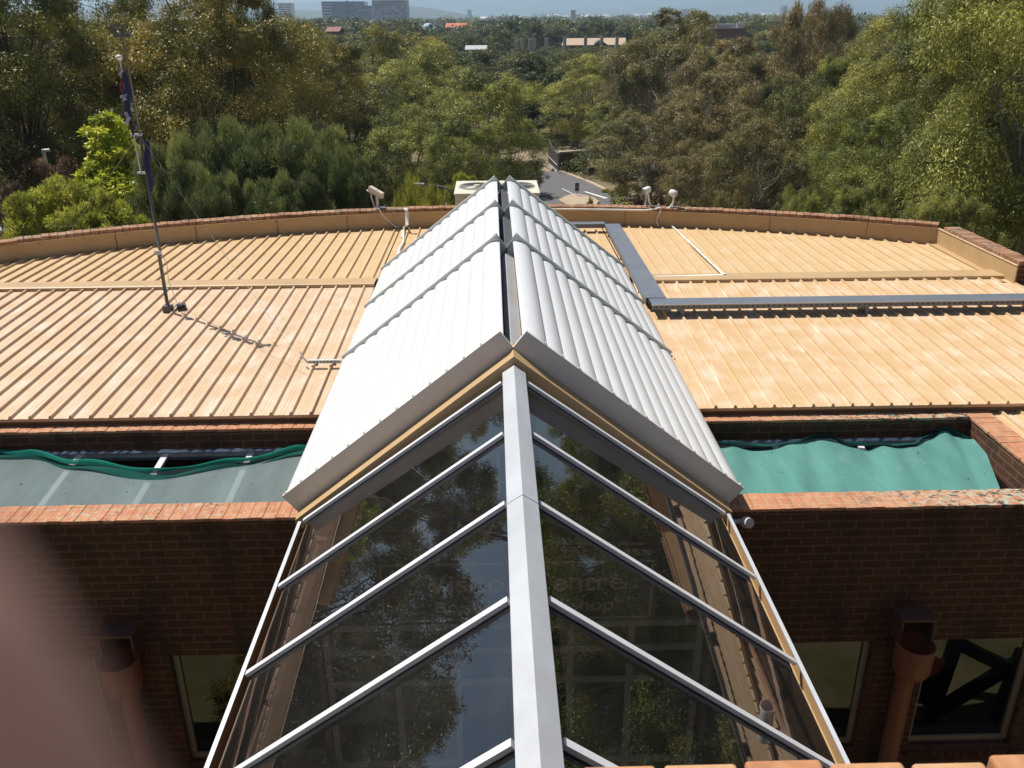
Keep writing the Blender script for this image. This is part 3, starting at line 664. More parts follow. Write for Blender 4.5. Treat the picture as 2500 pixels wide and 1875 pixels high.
MB().grid(netr, 120, 24).build('net', M_NETR, nr, True)
def hemr(u, v):
    x = 2.24+2.90*u; yb = interp(back_r, x); y = yb+.005+(.10-.075*abs(math.sin(x*2.2)))*v; return (x, y, wz(y)+.05+.05*(1-v)+interp(peak_r, x)*.95*(1-.3*v)+.012*math.sin(x*8+v*5))
MB().grid(hemr, 90, 4).build('fold', M_NETD, nr, True)

# galvanised cable tray across the right-hand roof
ct = thing('cable_tray', (4.6, 11.7, -3.9), 'galvanised steel cable tray with perforated edge crossing the right-hand roof', 'cable tray')
tz = -3.695
MB().box(2.19, 12, 11.56, 11.84, tz-.004, tz).box(2.19, 12, 11.548, 11.56, tz-.075, tz-.002).box(2.19, 12, 11.84, 11.852, tz-.075, tz-.002).build('tray', M_GALV, ct)
MB().box(2.16, 2.43, 11.853, 16.70, tz+.002, tz+.006).box(2.148, 2.16, 11.853, 16.7, tz-.07, tz+.004).box(2.43, 2.442, 11.853, 16.7, tz-.07, tz+.004).build('tray', M_GALV, ct)
MB().box(1.3, 2.16, 16.70, 16.90, tz+.002, tz+.006).box(1.3, 2.43, 16.688, 16.70, tz-.075, tz+.004).build('tray', M_GALV, ct)
hl = MB()
for i in range(128):
    x = 2.25+i*.075
    hl.lathe([(0, 0), (.013, 0)], (x, 11.5472, tz-.038), 8, (0, -1, 0))
for i in range(12): hl.lathe([(0, 0), (.013, 0)], (1.40+i*.075, 16.6872, tz-.038), 8, (0, -1, 0))
hl.build('perforation', M_BLACK, ct)
MB().box(2.18, 12, 11.535, 11.5478, tz-.012, tz+.003).build('edge_lip', simple('bright tray edge', (.45, .45, .44), .4, .4), ct)
for x in (2.6, 5.2, 7.8, 10.4): MB().box(x, x+.05, 11.55, 11.85, -3.90, tz-.076).build('support', M_GALV, ct)
for y in (12.6, 14.6, 16.3): MB().box(2.17, 2.42, y, y+.05, -3.86, tz-.071).build('support', M_GALV, ct)

# white conduit on the far right roof, up to the parapet
def pipe(pts, r, m, nm, pa, n=8): return MB().tube(pts, r, n).build(nm, m, pa, True)
co = thing('conduit', (3.4, 15, -3.85), 'white conduit running diagonally over the far right roof then back along the ridge', 'conduit')
e1, e2, e3 = at_z(1640, 551, -3.83), at_z(1768, 672, -3.80), at_z(1608, 676, -3.80)
pipe([e1, e1.lerp(e2, .5), e2], .018, M_PVC, 'pipe', co); pipe([e2, e3, Vector((2.44, e3.y, -3.80))], .018, M_PVC, 'pipe', co)
MB().lathe([(0, -.03), (.028, -.03), (.028, .03), (0, .03)], e2, 12).build('elbow', M_PVC, co)
for t in (.2, .32, .42, .52, .62, .72, .82):
    p = e1.lerp(e2, t); MB().lathe([(.021, -.018), (.024, 0), (.021, .018)], p, 10, e2-e1).build('coupling', M_PVCG, co)
cl = thing('conduit', (-2.2, 16.4, -3.85), 'pair of white pipes dropping over the parapet onto the roof left of the louvres', 'conduit')
q = lambda x, y, Y: at_y(880+x/4.809, 420+y/4.809, Y)
for dx in (0, 26):
    pipe([q(512+dx*.8, 432, 17.0), q(530+dx*.8, 440, 16.93), q(538+dx*.6, 470, 16.90), q(545+dx*.5, 620, 16.88)], .022, M_PVC, 'pipe', cl)
d0 = at_z(986, 556, -3.82)
pipe([q(545, 620, 16.88), d0+Vector((.05, .1, 0)), d0, at_z(985, 590, -3.82), at_z(975, 608, -3.82), at_z(972, 625, -3.82)], .020, M_PVC, 'pipe', cl)
pipe([q(520, 630, 16.8), at_z(983, 562, -3.82), at_z(981, 580, -3.82)], .016, M_PVC, 'pipe', cl)

# condenser unit behind the louvres
ac = thing('condenser_unit', (.06, 15.6, -3.85), 'cream rooftop condenser unit with two round fan grilles behind the louvres', 'air conditioner')
cb_ = MB().box(-.655, .785, 15.02, 16.24, -3.70, -2.80).build('cabinet', M_CREAM, ac, bevel=.012)
MB().box(-.675, .805, 15.0, 16.26, -2.80, -2.765).build('top_panel', M_CREAM, ac, bevel=.008)
for x in (-.48, .35): MB().box(x, x+.012, 15.008, 15.02, -3.68, -2.82).build('panel_joint', simple('panel shadow gap', (.25, .22, .17), .7), cb_)
for cx in (-.29, .42):
    MB().lathe([(.0, .002), (.31, .002), (.325, -.001)], (cx, 15.63, -2.763), 40).build('fan_opening', simple('worn grey fan opening', (.30, .30, .26), .7, 0, .3, 8), ac)
    gr = MB()
    for k in range(9): rr = .06+k*.03; gr.tube([(cx+rr*math.cos(a*math.pi/18), 15.63+rr*math.sin(a*math.pi/18), -2.742) for a in range(37)], .005, 5, cap=False)
    for a in range(4): gr.tube([(cx-.31*math.cos(a*math.pi/4), 15.63-.31*math.sin(a*math.pi/4), -2.748), (cx+.31*math.cos(a*math.pi/4), 15.63+.31*math.sin(a*math.pi/4), -2.748)], .005, 5)
    gr.build('fan_grille', M_STEEL, ac); MB().lathe([(0, .03), (.055, .03), (.06, .008), (.06, 0)], (cx, 15.63, -2.76), 16).build('fan_hub', M_CREAM, ac)
for x in (-.6, .7):
    for y in (15.1, 16.1): MB().box(x-.05, x+.05, y-.05, y+.05, -3.86, -3.70).build('foot', M_GALV, ac)

# security camera on the left parapet
cy = arc_y(-2.25)+.12
sc = thing('security_camera', (-2.22, cy, -3.49), 'cream box security camera on a bracket, left of the condenser on the brick parapet', 'camera')
cc = at_y(918, 468, cy); ax = Vector((.78, -.45, -.36)).normalized(); sy = Vector((.45, .85, .0)).normalized(); up = ax.cross(sy)*-1
MB().obox(cc, ax*.165, sy*.05, up*.048).build('housing', M_CREAM, sc, bevel=.006)
MB().obox(cc+up*.054-ax*.01, ax*.185, sy*.058, up*.005).build('sunshield', M_CREAM, sc)
MB().obox(cc-ax*.167, ax*.004, sy*.036, up*.034).build('lens_window', M_BLACK, sc)
MB().tube([cc-up*.05, cc-up*.05+Vector((0, 0, -.05)), (cc.x+.01, cy, -3.42), (cc.x+.02, cy, -3.485)], .030, 10).build('bracket', M_PVCG, sc, True)
pipe([cc-ax*.12-up*.05, cc-ax*.14+Vector((0, -.02, -.14)), cc+Vector((-.04, -.04, -.30)), (cc.x+.05, cy-.14, -3.46), (cc.x+.13, arc_y(-2)-.02, -3.62), (cc.x+.32, arc_y(-2)-.03, -3.80), (cc.x+.42, arc_y(-2)-.08, -3.83)], .014, M_PVC, 'cable', sc)
MB().lathe([(0, .02), (.08, .02), (.1, 0), (.1, -.01)], (cc.x+.1, cy, -3.478), 16).build('base_plate', M_GALV, sc)
# two floodlights on the right parapet
def flood(u, v, lab, hx, dirx):
    h = at_y(u, v, arc_y(hx)+.12); yb = h.y
    fl_ = thing('floodlight', (h.x, yb, -3.49), lab, 'floodlight', 'lamps on the right parapet'); ax = Vector((dirx, -.35, -.25)).normalized()
    MB().lathe([(0, -.10), (.05, -.09), (.068, -.05), (.072, .05), (.06, .055), (0, .05)], h, 18, ax).build('lamp_head', M_PVC, fl_, True)
    MB().lathe([(.058, .056), (.058, .066), (0, .066)], h, 18, ax).build('lens', simple('lamp lens', (.45, .46, .47), .15, 0, .05), fl_)
    MB().tube([h+Vector((0, .02, -.05)), (h.x, yb, -3.40), (h.x, yb, -3.50)], .022, 8).build('post', M_PVCG, fl_, True)
    MB().obox((h.x, yb, -3.483), (.045, 0, 0), (0, .045, 0), (0, 0, .008)).build('base_plate', M_GALV, fl_)
    return fl_, h
f1, h1 = flood(1578, 465, 'white round headed floodlight with cable looped back over the parapet, left of the pair', 2.95, -.75)
pipe([h1+Vector((.03, -.03, -.06)), h1+Vector((.06, -.05, -.22)), h1+Vector((.13, -.06, -.33)), h1+Vector((.22, -.07, -.335)), h1+Vector((.265, -.05, -.25))], .020, M_PVC, 'cable', f1)
f2, h2 = flood(1645, 473, 'white floodlight facing right with a short bowed cable, beside the conduit drop on the parapet', 3.5, .55)
pipe([h2+Vector((0, -.03, -.06)), h2+Vector((-.02, -.05, -.18)), h2+Vector((-.08, -.06, -.27)), h2+Vector((-.20, -.07, -.29))], .018, M_PVC, 'cable', f2)
c3 = thing('conduit', (3.3, 16.9, -3.6), 'white conduit along the right parapet edge with a loose drop to the roof', 'conduit')
ya = lambda x: arc_y(x)-.022
pipe([(x, ya(x), -3.535) for x in (.9, 1.4, 1.9, 2.3, 2.7, 3.0)]+[(3.2, ya(3.2), -3.50), (3.3, ya(3.3)+.02, -3.475)], .018, M_PVC, 'pipe', c3)
pipe([(3.3, ya(3.3), -3.475), (3.29, ya(3.3)-.02, -3.56), (3.24, ya(3.25)-.02, -3.66), (3.235, ya(3.25)-.02, -3.76), (3.28, ya(3.25)-.03, -3.835)], .012, M_PVC, 'cable', c3)

# flag mast with furled flag, guyed to the left roof
pbx, pby = -4.71, 12.09; pbz = zfront(pby)
fm = thing('flag_mast', (pbx, pby, pbz), 'tall thin grey steel flag mast guyed on the left roof', 'mast')
MB().tube([(pbx, pby, pbz+.02), (pbx, pby, -3.0)], .025, 10).build('pole', M_POLE, fm, True)
MB().tube([(pbx+.02, pby+.004, -3.05), (pbx, pby, -.20)], .020, 10, .017).build('pole', M_POLE, fm, True)
MB().obox((pbx, pby, pbz+.045), (.06, 0, 0), (0, .06, 0), (0, 0, .05)).build('base_plate', M_POLE, fm)
MB().obox((pbx+.0, pby-.03, -3.0), (.045, 0, 0), (0, .012, 0), (0, 0, .03)).build('clamp', M_RAIL, fm)
MB().tube([(pbx-.075, pby-.02, -.47), (pbx-.06, pby-.02, -1.5), (pbx-.045, pby-.02, -1.9)], .011, 8).build('staff', M_PVCG, fm, True)
MB().lathe([(0, .04), (.028, .034), (.040, .012), (.036, -.015), (.015, -.03), (0, -.03)], (pbx-.078, pby-.02, -.44), 16).build('finial', M_PVC, fm, True)
for z in (-1.40, -1.9): MB().obox((pbx-.03, pby-.01, z), (.07, 0, 0), (0, .02, 0), (0, 0, .014)).build('clamp', M_RAIL, fm)
mt = MB(); mt.obox((pbx, pby, -.17), (.10, .03, 0), (-.005, .02, 0), (0, 0, .022)); mt.obox((pbx-.09, pby-.02, -.10), (.03, 0, 0), (0, .03, 0), (0, 0, .055)); mt.tube([(pbx+.09, pby, -.16), (pbx+.14, pby, -.11)], .014, 6); mt.tube([(pbx+.02, pby, -.16), (pbx+.03, pby, -.05)], .02, 8)
mt.build('mast_head', M_POLE, fm)
for p in (at_z(747, 898, -3.84), at_z(150, 596, -3.75)): pipe([(pbx, pby, -1.40), p], .0032, WIRE, 'guy_wire', fm, 5)
pipe([(pbx+.05, pby-.05, pbz+.03), (pbx+.16, pby+.05, pbz+.12), (pbx+.26, pby+.02, pbz+.06), (pbx+.2, pby-.1, pbz+.03)], .008, M_BLACK, 'cable', fm, 6)
pipe([(pbx+.03, pby, -3.0), (pbx+.10, pby-.03, -3.15), (pbx+.08, pby-.02, -3.4), (pbx+.14, pby, -3.75)], .005, M_PVCG, 'cable', fm, 5)
MB().obox((pbx+.17, pby+.07, pbz+.05), (.06, .02, 0), (-.02, .05, 0), (0, 0, .03)).build('junction_box', M_BLACK, fm)
flg = thing('furled_flag', (pbx-.02, pby-.05, -1.5), 'furled navy blue flag with red and white bunched against the grey mast', 'flag')
def fold(z0, z1, x0, w_, m, nm, sd, dy=0):
    r = random.Random(sd); ph = r.uniform(0, 6)
    def fn(u, v):
        z = z0+(z1-z0)*v; a = u*math.pi*2; rr = w_*(.35+.65*math.sin(math.pi*min(1, .1+v*.95)))*(1+.25*math.sin(3*a+v*7+ph)+.15*math.sin(v*23+ph))
        return (pbx+x0-.03*v+rr*math.cos(a)+.012*math.sin(v*9+ph), pby-.035+dy+.6*rr*math.sin(a), z)
    MB().grid(fn, 14, 16).build(nm, m, flg, True)
M_NAVY = simple('navy flag cloth', (.014, .018, .075), .8, 0, .3, 14); M_RED = simple('red flag cloth', (.13, .025, .032), .8, 0, .3, 14); M_FW = simple('white flag cloth', (.30, .31, .42), .8, 0, .2, 14)
fold(-1.48, -2.15, .085, .045, M_NAVY, 'cloth', 1); fold(-.62, -1.40, -.045, .040, M_NAVY, 'cloth', 2)
fold(-.68, -1.0, -.075, .022, M_RED, 'stripe', 3, -.02); fold(-.88, -.97, -.075, .034, M_FW, 'stripe', 4, -.025); fold(-1.10, -1.28, -.078, .026, M_FW, 'stripe', 5, -.02); fold(-.55, -.68, -.06, .018, M_FW, 'stripe', 6, -.02)
bk = thing('strut_bracket', (-2.06, 9.95, -3.88), 'short slotted steel strut bracket bolted across two left roof ribs beside the louvres', 'bracket')
MB().box(-2.29, -1.885, 9.925, 9.966, -3.868, -3.827).build('channel', M_RAIL, bk)
for x in (-2.2, -1.98): MB().box(x, x+.03, 9.93, 9.96, -3.90, -3.868).build('foot', M_GALV, bk)
sl = MB()
for i in range(9): sl.box(-2.27+i*.042, -2.245+i*.042, 9.9235, 9.925, -3.855, -3.84)
sl.build('slot', M_BLACK, bk)
MB().tube([(-2.29, 9.92, -3.85), (-2.36, 9.98, -3.80), (-2.40, 10.05, -3.76)], .010, 6).build('turnbuckle', WIRE, bk)

# open pipe end poking in at the right
bl = thing('vent_pipe', (5.9, 7.62, -4.0), 'white rimmed open end of a grey pipe at the right edge of the brick well', 'pipe')
pd = Vector((-.86, -.16, -.20)).normalized(); p0 = Vector((5.50, 7.74, -4.02))
MB().lathe([(.0, -.10), (.066, -.095), (.070, -.01), (.080, .0), (.092, .0), (.092, -.035), (.082, -.04), (.080, -.62), (0, -.62)], p0, 24, pd).build('rim', M_PVC, bl, True)
MB().box(5.9, 5.96, 7.7, 7.78, -4.14, -3.98).build('bracket', M_GALV, bl)

# the parapet the photograph was taken over: real bricks with raked joints
bp_ = thing('near_brick_parapet', (1.0, .8, -8.0), 'orange brick parapet top at the bottom right corner, nearest to the viewer', 'brick wall')
r = random.Random(4); x = .112; M_NB = simple('orange face brick', (.40, .195, .095), .85, 0, .18, 18, (.5, .32, .19), .5); bi = 0
edge = lambda x: .946+.004*math.sin(x*9)
while x < 1.6:
    w_ = .112+r.uniform(-.003, .004); e = edge(x)+r.uniform(-.004, .004)
    MB().box(x+.004, x+w_, e-.22, e, -1.078, -1.0+r.uniform(-.003, .003)).build('brick', simple('orange face brick %d' % (bi % 3), [(.47, .245, .115), (.50, .28, .14), (.42, .19, .085)][bi % 3], .85, 0, .2, 22, (.5, .34, .22), .5), bp_, bevel=.006)
    x += w_+.008; bi += 1
MB().box(.10, 1.7, .71, .932, -1.09, -1.012).build('mortar', simple('grey lime mortar', (.42, .38, .33), .95, 0, .2, 30), bp_)
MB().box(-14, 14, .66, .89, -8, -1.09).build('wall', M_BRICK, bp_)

# ------------------------------------------------------------------ trees
NP = np.random.default_rng
def unit(a): return a/np.maximum(np.linalg.norm(a, axis=1, keepdims=True), 1e-9)
def leaf_mesh(name, c, ax, sd, L, Wd, tint, m):
    """one pointed four-sided leaf per centre: base, widest point left, tip, widest point right"""
    n = len(c); v = np.empty((n, 4, 3), np.float32); L = L[:, None]; Wd = Wd[:, None]
    v[:, 0] = c; v[:, 1] = c+ax*L*.45+sd*Wd*.5; v[:, 2] = c+ax*L; v[:, 3] = c+ax*L*.45-sd*Wd*.5
    me = bpy.data.meshes.new(name); me.vertices.add(4*n); me.vertices.foreach_set('co', v.ravel())
    me.loops.add(4*n); me.loops.foreach_set('vertex_index', np.arange(4*n, dtype=np.int32))
    me.polygons.add(n); me.polygons.foreach_set('loop_start', np.arange(0, 4*n, 4, dtype=np.int32))
    me.update(calc_edges=True); a = me.attributes.new('tint', 'FLOAT', 'FACE'); a.data.foreach_set('value', np.clip(tint, 0, 1).astype(np.float32))
    me.materials.append(m); return me
def crown_arrays(rng, lobes, subs, leaves, L, Wr, droop, spread, tipfrac, flat=.0):
    """lobes (x, y, z, r) carry leaf clusters on their upper and outer sides; leaves hang, spray or lie as the species does"""
    C, AX, SD, LL_, WW, T = [], [], [], [], [], []
    for (x, y, z, r) in lobes:
        k = max(3, int(subs*rng.uniform(.8, 1.2)))
        d = unit(rng.normal(size=(k, 3))); d[:, 2] = np.abs(d[:, 2])*1.1-.45*rng.random(k); d = unit(d)
        out = np.array([x, y, 0.0]); ol = np.linalg.norm(out)
        if ol > .3: d = unit(d+out/ol*.35)
        sc = np.array([x, y, z])+d*(r*rng.uniform(.55, 1.02, (k, 1)))*np.array([1, 1, .85])
        sr = r*rng.uniform(.20, .42, k); lobe_t = rng.normal(0, .12); sage = np.clip(rng.normal(.40, .15, k)+lobe_t+(rng.random(k) < tipfrac)*.38, 0, 1)
        m_ = np.maximum(4, (leaves*(sr/(.31*r))**2*rng.uniform(.7, 1.3, k)).astype(int)); idx = np.repeat(np.arange(k), m_); n = len(idx)
        off = rng.normal(size=(n, 3)); off = unit(off)*(rng.random((n, 1))**.45)*np.array([1, 1, .8]); off[:, 2] -= droop*.35*rng.random(n)
        p = sc[idx]+off*sr[idx][:, None]
        a = unit(rng.normal(size=(n, 3))*spread+np.array([0, 0, -droop])+unit(off)*(1-droop)*.9+(np.array([0, 0, .5]) if droop < .1 else 0))
        o_ = unit(off)*1.5+np.array([0, 0, .55+flat])+d[idx]*.6+rng.normal(size=(n, 3))*.75   # blades mostly face out of their cluster
        s = unit(np.cross(a, unit(o_)))
        C.append(p); AX.append(a); SD.append(s); l = L*rng.uniform(.65, 1.3, n); LL_.append(l); WW.append(l*Wr*rng.uniform(.7, 1.2, n))
        T.append(sage[idx]+rng.normal(0, .07, n))
    return [np.concatenate(q) for q in (C, AX, SD, LL_, WW, T)]
def make_tree(name, seed, H, R, hc, nl, subs, leaves, L, Wr, droop, spread, tipf, lm, bm, lean=0.0, rz=None, lr=(.24, .37), trunk=.17, limbs=True, twigs=0, flat=0.0, top=1.0, low=-.45):
    rng = NP(seed); r2 = random.Random(seed); rz = rz or (H-hc); lobes = []; tries = 0
    while len(lobes) < nl and tries < 900:
        tries += 1
        d = rng.normal(size=3); d /= np.linalg.norm(d)
        if d[2] < low: continue
        q = rng.uniform(.50, .80); r = R*rng.uniform(*lr)*(1.0-.25*max(0, d[2]))
        w_ = 1-(1-top)*max(0, d[2])
        c = (d[0]*R*q*w_+lean*(hc/H), d[1]*R*q*w_, hc+d[2]*rz*q, r)
        if any((c[0]-o[0])**2+(c[1]-o[1])**2+(c[2]-o[2])**2 < (.55*(r+o[3]))**2*.8 for o in lobes): continue
        lobes.append(c)
    arr = crown_arrays(rng, lobes, subs, leaves, L, Wr, droop, spread, tipf, flat)
    cm = leaf_mesh(name+'_crown', *arr, lm)
    t = MB(); fork = Vector((lean*.35, 0, hc*.46)); r0 = trunk
    t.tube([(0, 0, -.6), (0, 0, 0), Vector((lean*.12+r2.uniform(-.1, .1), r2.uniform(-.1, .1), hc*.22)), fork], r0*1.15, 8, r0*.8, cap=False)
    if limbs:
        for (x, y, z, r) in lobes:
            e = Vector((x, y, z)); j = Vector((r2.uniform(-.4, .4), r2.uniform(-.4, .4), r2.uniform(-.2, .5)))*R*.14
            mid = fork.lerp(e, .5)+j+Vector((0, 0, .10*H*.3)); st = fork.lerp(e, .02)
            e = fork.lerp(e, .9); t.tube([st, fork.lerp(mid, .55)+j*.3, mid, mid.lerp(e, .55)-j*.4, e], r0*.36, 5, r0*.08, cap=False)
            for _ in range(twigs):
                d = Vector((r2.gauss(0, 1), r2.gauss(0, 1), r2.gauss(.5, .7))).normalized(); s0 = mid.lerp(e, r2.uniform(.4, 1))
                t.tube([s0, s0+d*r*.5+Vector((0, 0, .1*r)), s0+d*r*r2.uniform(.85, 1.1)], r0*.16, 4, r0*.05, cap=False)
    tm = bpy.data.meshes.new(name+'_trunk'); tm.from_pydata(t.v, [], t.f); tm.update(); tm.materials.append(bm)
    tm.polygons.foreach_set('use_smooth', [True]*len(tm.polygons))
    w_ = 1.7*max(max(abs(c[0]-lean*.5), abs(c[1]))+c[3] for c in lobes); h_ = max(c[2]+c[3]*.85 for c in lobes)
    return dict(crown=cm, trunk=tm, w=w_, h=h_)
BK_G = bark_mat('pale grey gum bark', (.36, .32, .27), (.17, .145, .12)); BK_R = bark_mat('red brown bark', (.15, .075, .045), (.075, .042, .03))
BK_D = bark_mat('dark bark', (.085, .065, .05), (.04, .032, .026)); BK_W = bark_mat('white gum bark', (.55, .51, .45), (.28, .25, .22))
L_OLIVE = leaf_mat('olive gum leaf', (.075, .092, .026), (.285, .29, .070), (.47, .45, .10))
L_GOLD = leaf_mat('golden tipped gum leaf', (.052, .062, .019), (.175, .178, .046), (.43, .36, .075))
L_BROWN = leaf_mat('bronze gum leaf', (.065, .066, .028), (.205, .177, .072), (.36, .285, .112))
L_GREEN = leaf_mat('fresh gum leaf', (.062, .082, .024), (.23, .243, .060), (.43, .42, .09))
L_DARK = leaf_mat('dark gum leaf', (.048, .060, .021), (.125, .140, .042), (.25, .245, .065))
L_WATTLE = leaf_mat('grey green wattle leaf', (.045, .060, .026), (.19, .22, .085), (.46, .47, .16), .22)
L_BRIGHT = leaf_mat('bright lime leaf', (.08, .13, .014), (.40, .45, .036), (.72, .72, .085), .40)
L_FEATHER = leaf_mat('yellow green feathery leaf', (.075, .095, .02), (.33, .35, .058), (.60, .58, .10), .35)
L_RUST = leaf_mat('rusty shrub leaf', (.07, .050, .03), (.20, .135, .075), (.36, .25, .15))
L_MOLIVE = leaf_mat('park olive leaf', (.050, .058, .020), (.125, .128, .038), (.25, .24, .06)); L_MGREEN = leaf_mat('park green leaf', (.045, .060, .022), (.110, .130, .040), (.22, .24, .06))
L_MDARK = leaf_mat('park dark leaf', (.036, .046, .020), (.092, .106, .036), (.18, .19, .06)); L_FAR = leaf_mat('far wood leaf', (.060, .072, .028), (.150, .160, .055), (.26, .26, .085))
def P_(*a, **k): return make_tree(*a, **k)
PR = {
 'gold_a': P_('gold_a', 11, 13, 4.6, 6.9, 38, 26, 160, .125, .28, .5, .75, .42, L_GOLD, BK_D, twigs=2, low=-.95, rz=6.0),
 'gold_b': P_('gold_b', 12, 13, 4.4, 6.9, 36, 26, 155, .125, .28, .5, .75, .30, L_GOLD, BK_R, twigs=2, low=-.9, rz=6.0),
 'olive_a': P_('olive_a', 13, 12, 4.8, 6.3, 38, 24, 120, .145, .26, .55, .7, .30, L_OLIVE, BK_G, twigs=2, low=-.95, rz=5.6),
 'olive_b': P_('olive_b', 14, 11, 4.6, 5.7, 34, 24, 110, .155, .26, .55, .7, .22, L_OLIVE, BK_G, twigs=1, low=-.95, rz=5.2),
 'brown_a': P_('brown_a', 15, 13, 4.5, 6.7, 40, 24, 125, .15, .24, .7, .6, .28, L_BROWN, BK_W, twigs=3, low=-.95, rz=6.2),
 'brown_b': P_('brown_b', 16, 10, 4.6, 4.9, 36, 24, 125, .15, .24, .7, .6, .25, L_BROWN, BK_W, twigs=3, low=-.95, rz=4.9),
 'green_a': P_('green_a', 17, 11, 4.6, 5.5, 40, 28, 215, .115, .23, .65, .65, .28, L_GREEN, BK_G, twigs=2, low=-.95, rz=5.4),
 'green_b': P_('green_b', 18, 12, 4.3, 6.1, 36, 28, 215, .115, .23, .65, .65, .22, L_GREEN, BK_W, twigs=2, low=-.95, rz=5.8),
 'dark_a': P_('dark_a', 19, 11, 4.6, 5.6, 34, 22, 105, .16, .30, .45, .8, .12, L_DARK, BK_D, twigs=1, low=-.95, rz=5.2),
 'wattle': P_('wattle', 20, 5.6, 2.9, 2.8, 34, 30, 170, .15, .15, -.25, .7, .30, L_WATTLE, BK_D, lr=(.24, .36), trunk=.08, low=-.9, rz=2.6),
 'bright': P_('bright', 21, 5.6, 1.35, 3.0, 40, 24, 60, .10, .50, .12, .7, .55, L_BRIGHT, BK_D, lr=(.20, .40), trunk=.06, low=-.95, rz=2.8, top=.50, flat=.9),
 'feather': P_('feather', 22, 5.0, 1.8, 2.7, 34, 26, 110, .085, .28, -.1, .75, .48, L_FEATHER, BK_D, lr=(.22, .34), trunk=.06, low=-.95, rz=2.4, twigs=1),
 'rust': P_('rust', 23, 4.6, 1.5, 2.5, 24, 20, 80, .09, .4, .2, .9, .4, L_RUST, BK_D, lr=(.26, .4), trunk=.06, low=-.95, rz=2.1, twigs=2),
 'shrub': P_('shrub', 24, 2.6, 1.5, 1.2, 20, 20, 95, .10, .24, .0, .8, .3, L_GREEN, BK_D, lr=(.3, .45), trunk=.05, low=-.7, rz=1.3),
 'tuft': P_('tuft', 25, 2.2, 1.5, .9, 20, 22, 120, .10, .12, -.3, .6, .35, L_FEATHER, BK_D, lr=(.3, .45), trunk=.05, low=-.7, rz=1.2),
}
for k_, lm_, bm_, tp, sd_ in (('mid_olive', L_MOLIVE, BK_G, .28, 31), ('mid_dark', L_MDARK, BK_D, .2, 32), ('mid_green', L_MGREEN, BK_G, .25, 33), ('mid_brown', L_BROWN, BK_W, .25, 34), ('mid_gold', L_GOLD, BK_D, .3, 35)):
    PR[k_] = P_(k_, sd_, 12, 5.0, 6.2, 24, 20, 52, .27, .38, .4, .8, tp, lm_, bm_, lr=(.28, .44), trunk=.2, low=-.95, rz=5.8)
def plant(kind, x, y, top, width, label, name='tree', cat='tree', group=None, z0=None, rot=None, sub=True):
    p = PR[kind]; z = ground_z(y, x) if z0 is None else z0; h = top-z
    o = bpy.data.objects.new(name, None); COL.objects.link(o); o.empty_display_size = .3
    o.location = (x, y, z); sx = width/p['w']; o.scale = (sx, sx, h/p['h']); o.rotation_euler = (0, 0, random.Random(int(x*91+y*37)).uniform(0, 6.28) if rot is None else rot)
    tag(o, label, cat, group)
    for q in ('trunk', 'crown'):
        c = bpy.data.objects.new(q, p[q]); COL.objects.link(c); c.parent = o
    return o
D_ = 1.1302
def from_photo(uc, vtop, wid, Y):                                  # a tree's stand-point, top and spread from where it shows in the photograph
    t = at_y(uc*D_, max(vtop, -400)*D_, Y); return t.x, Y, t.z, wid*D_*Y/F_PX*1.0
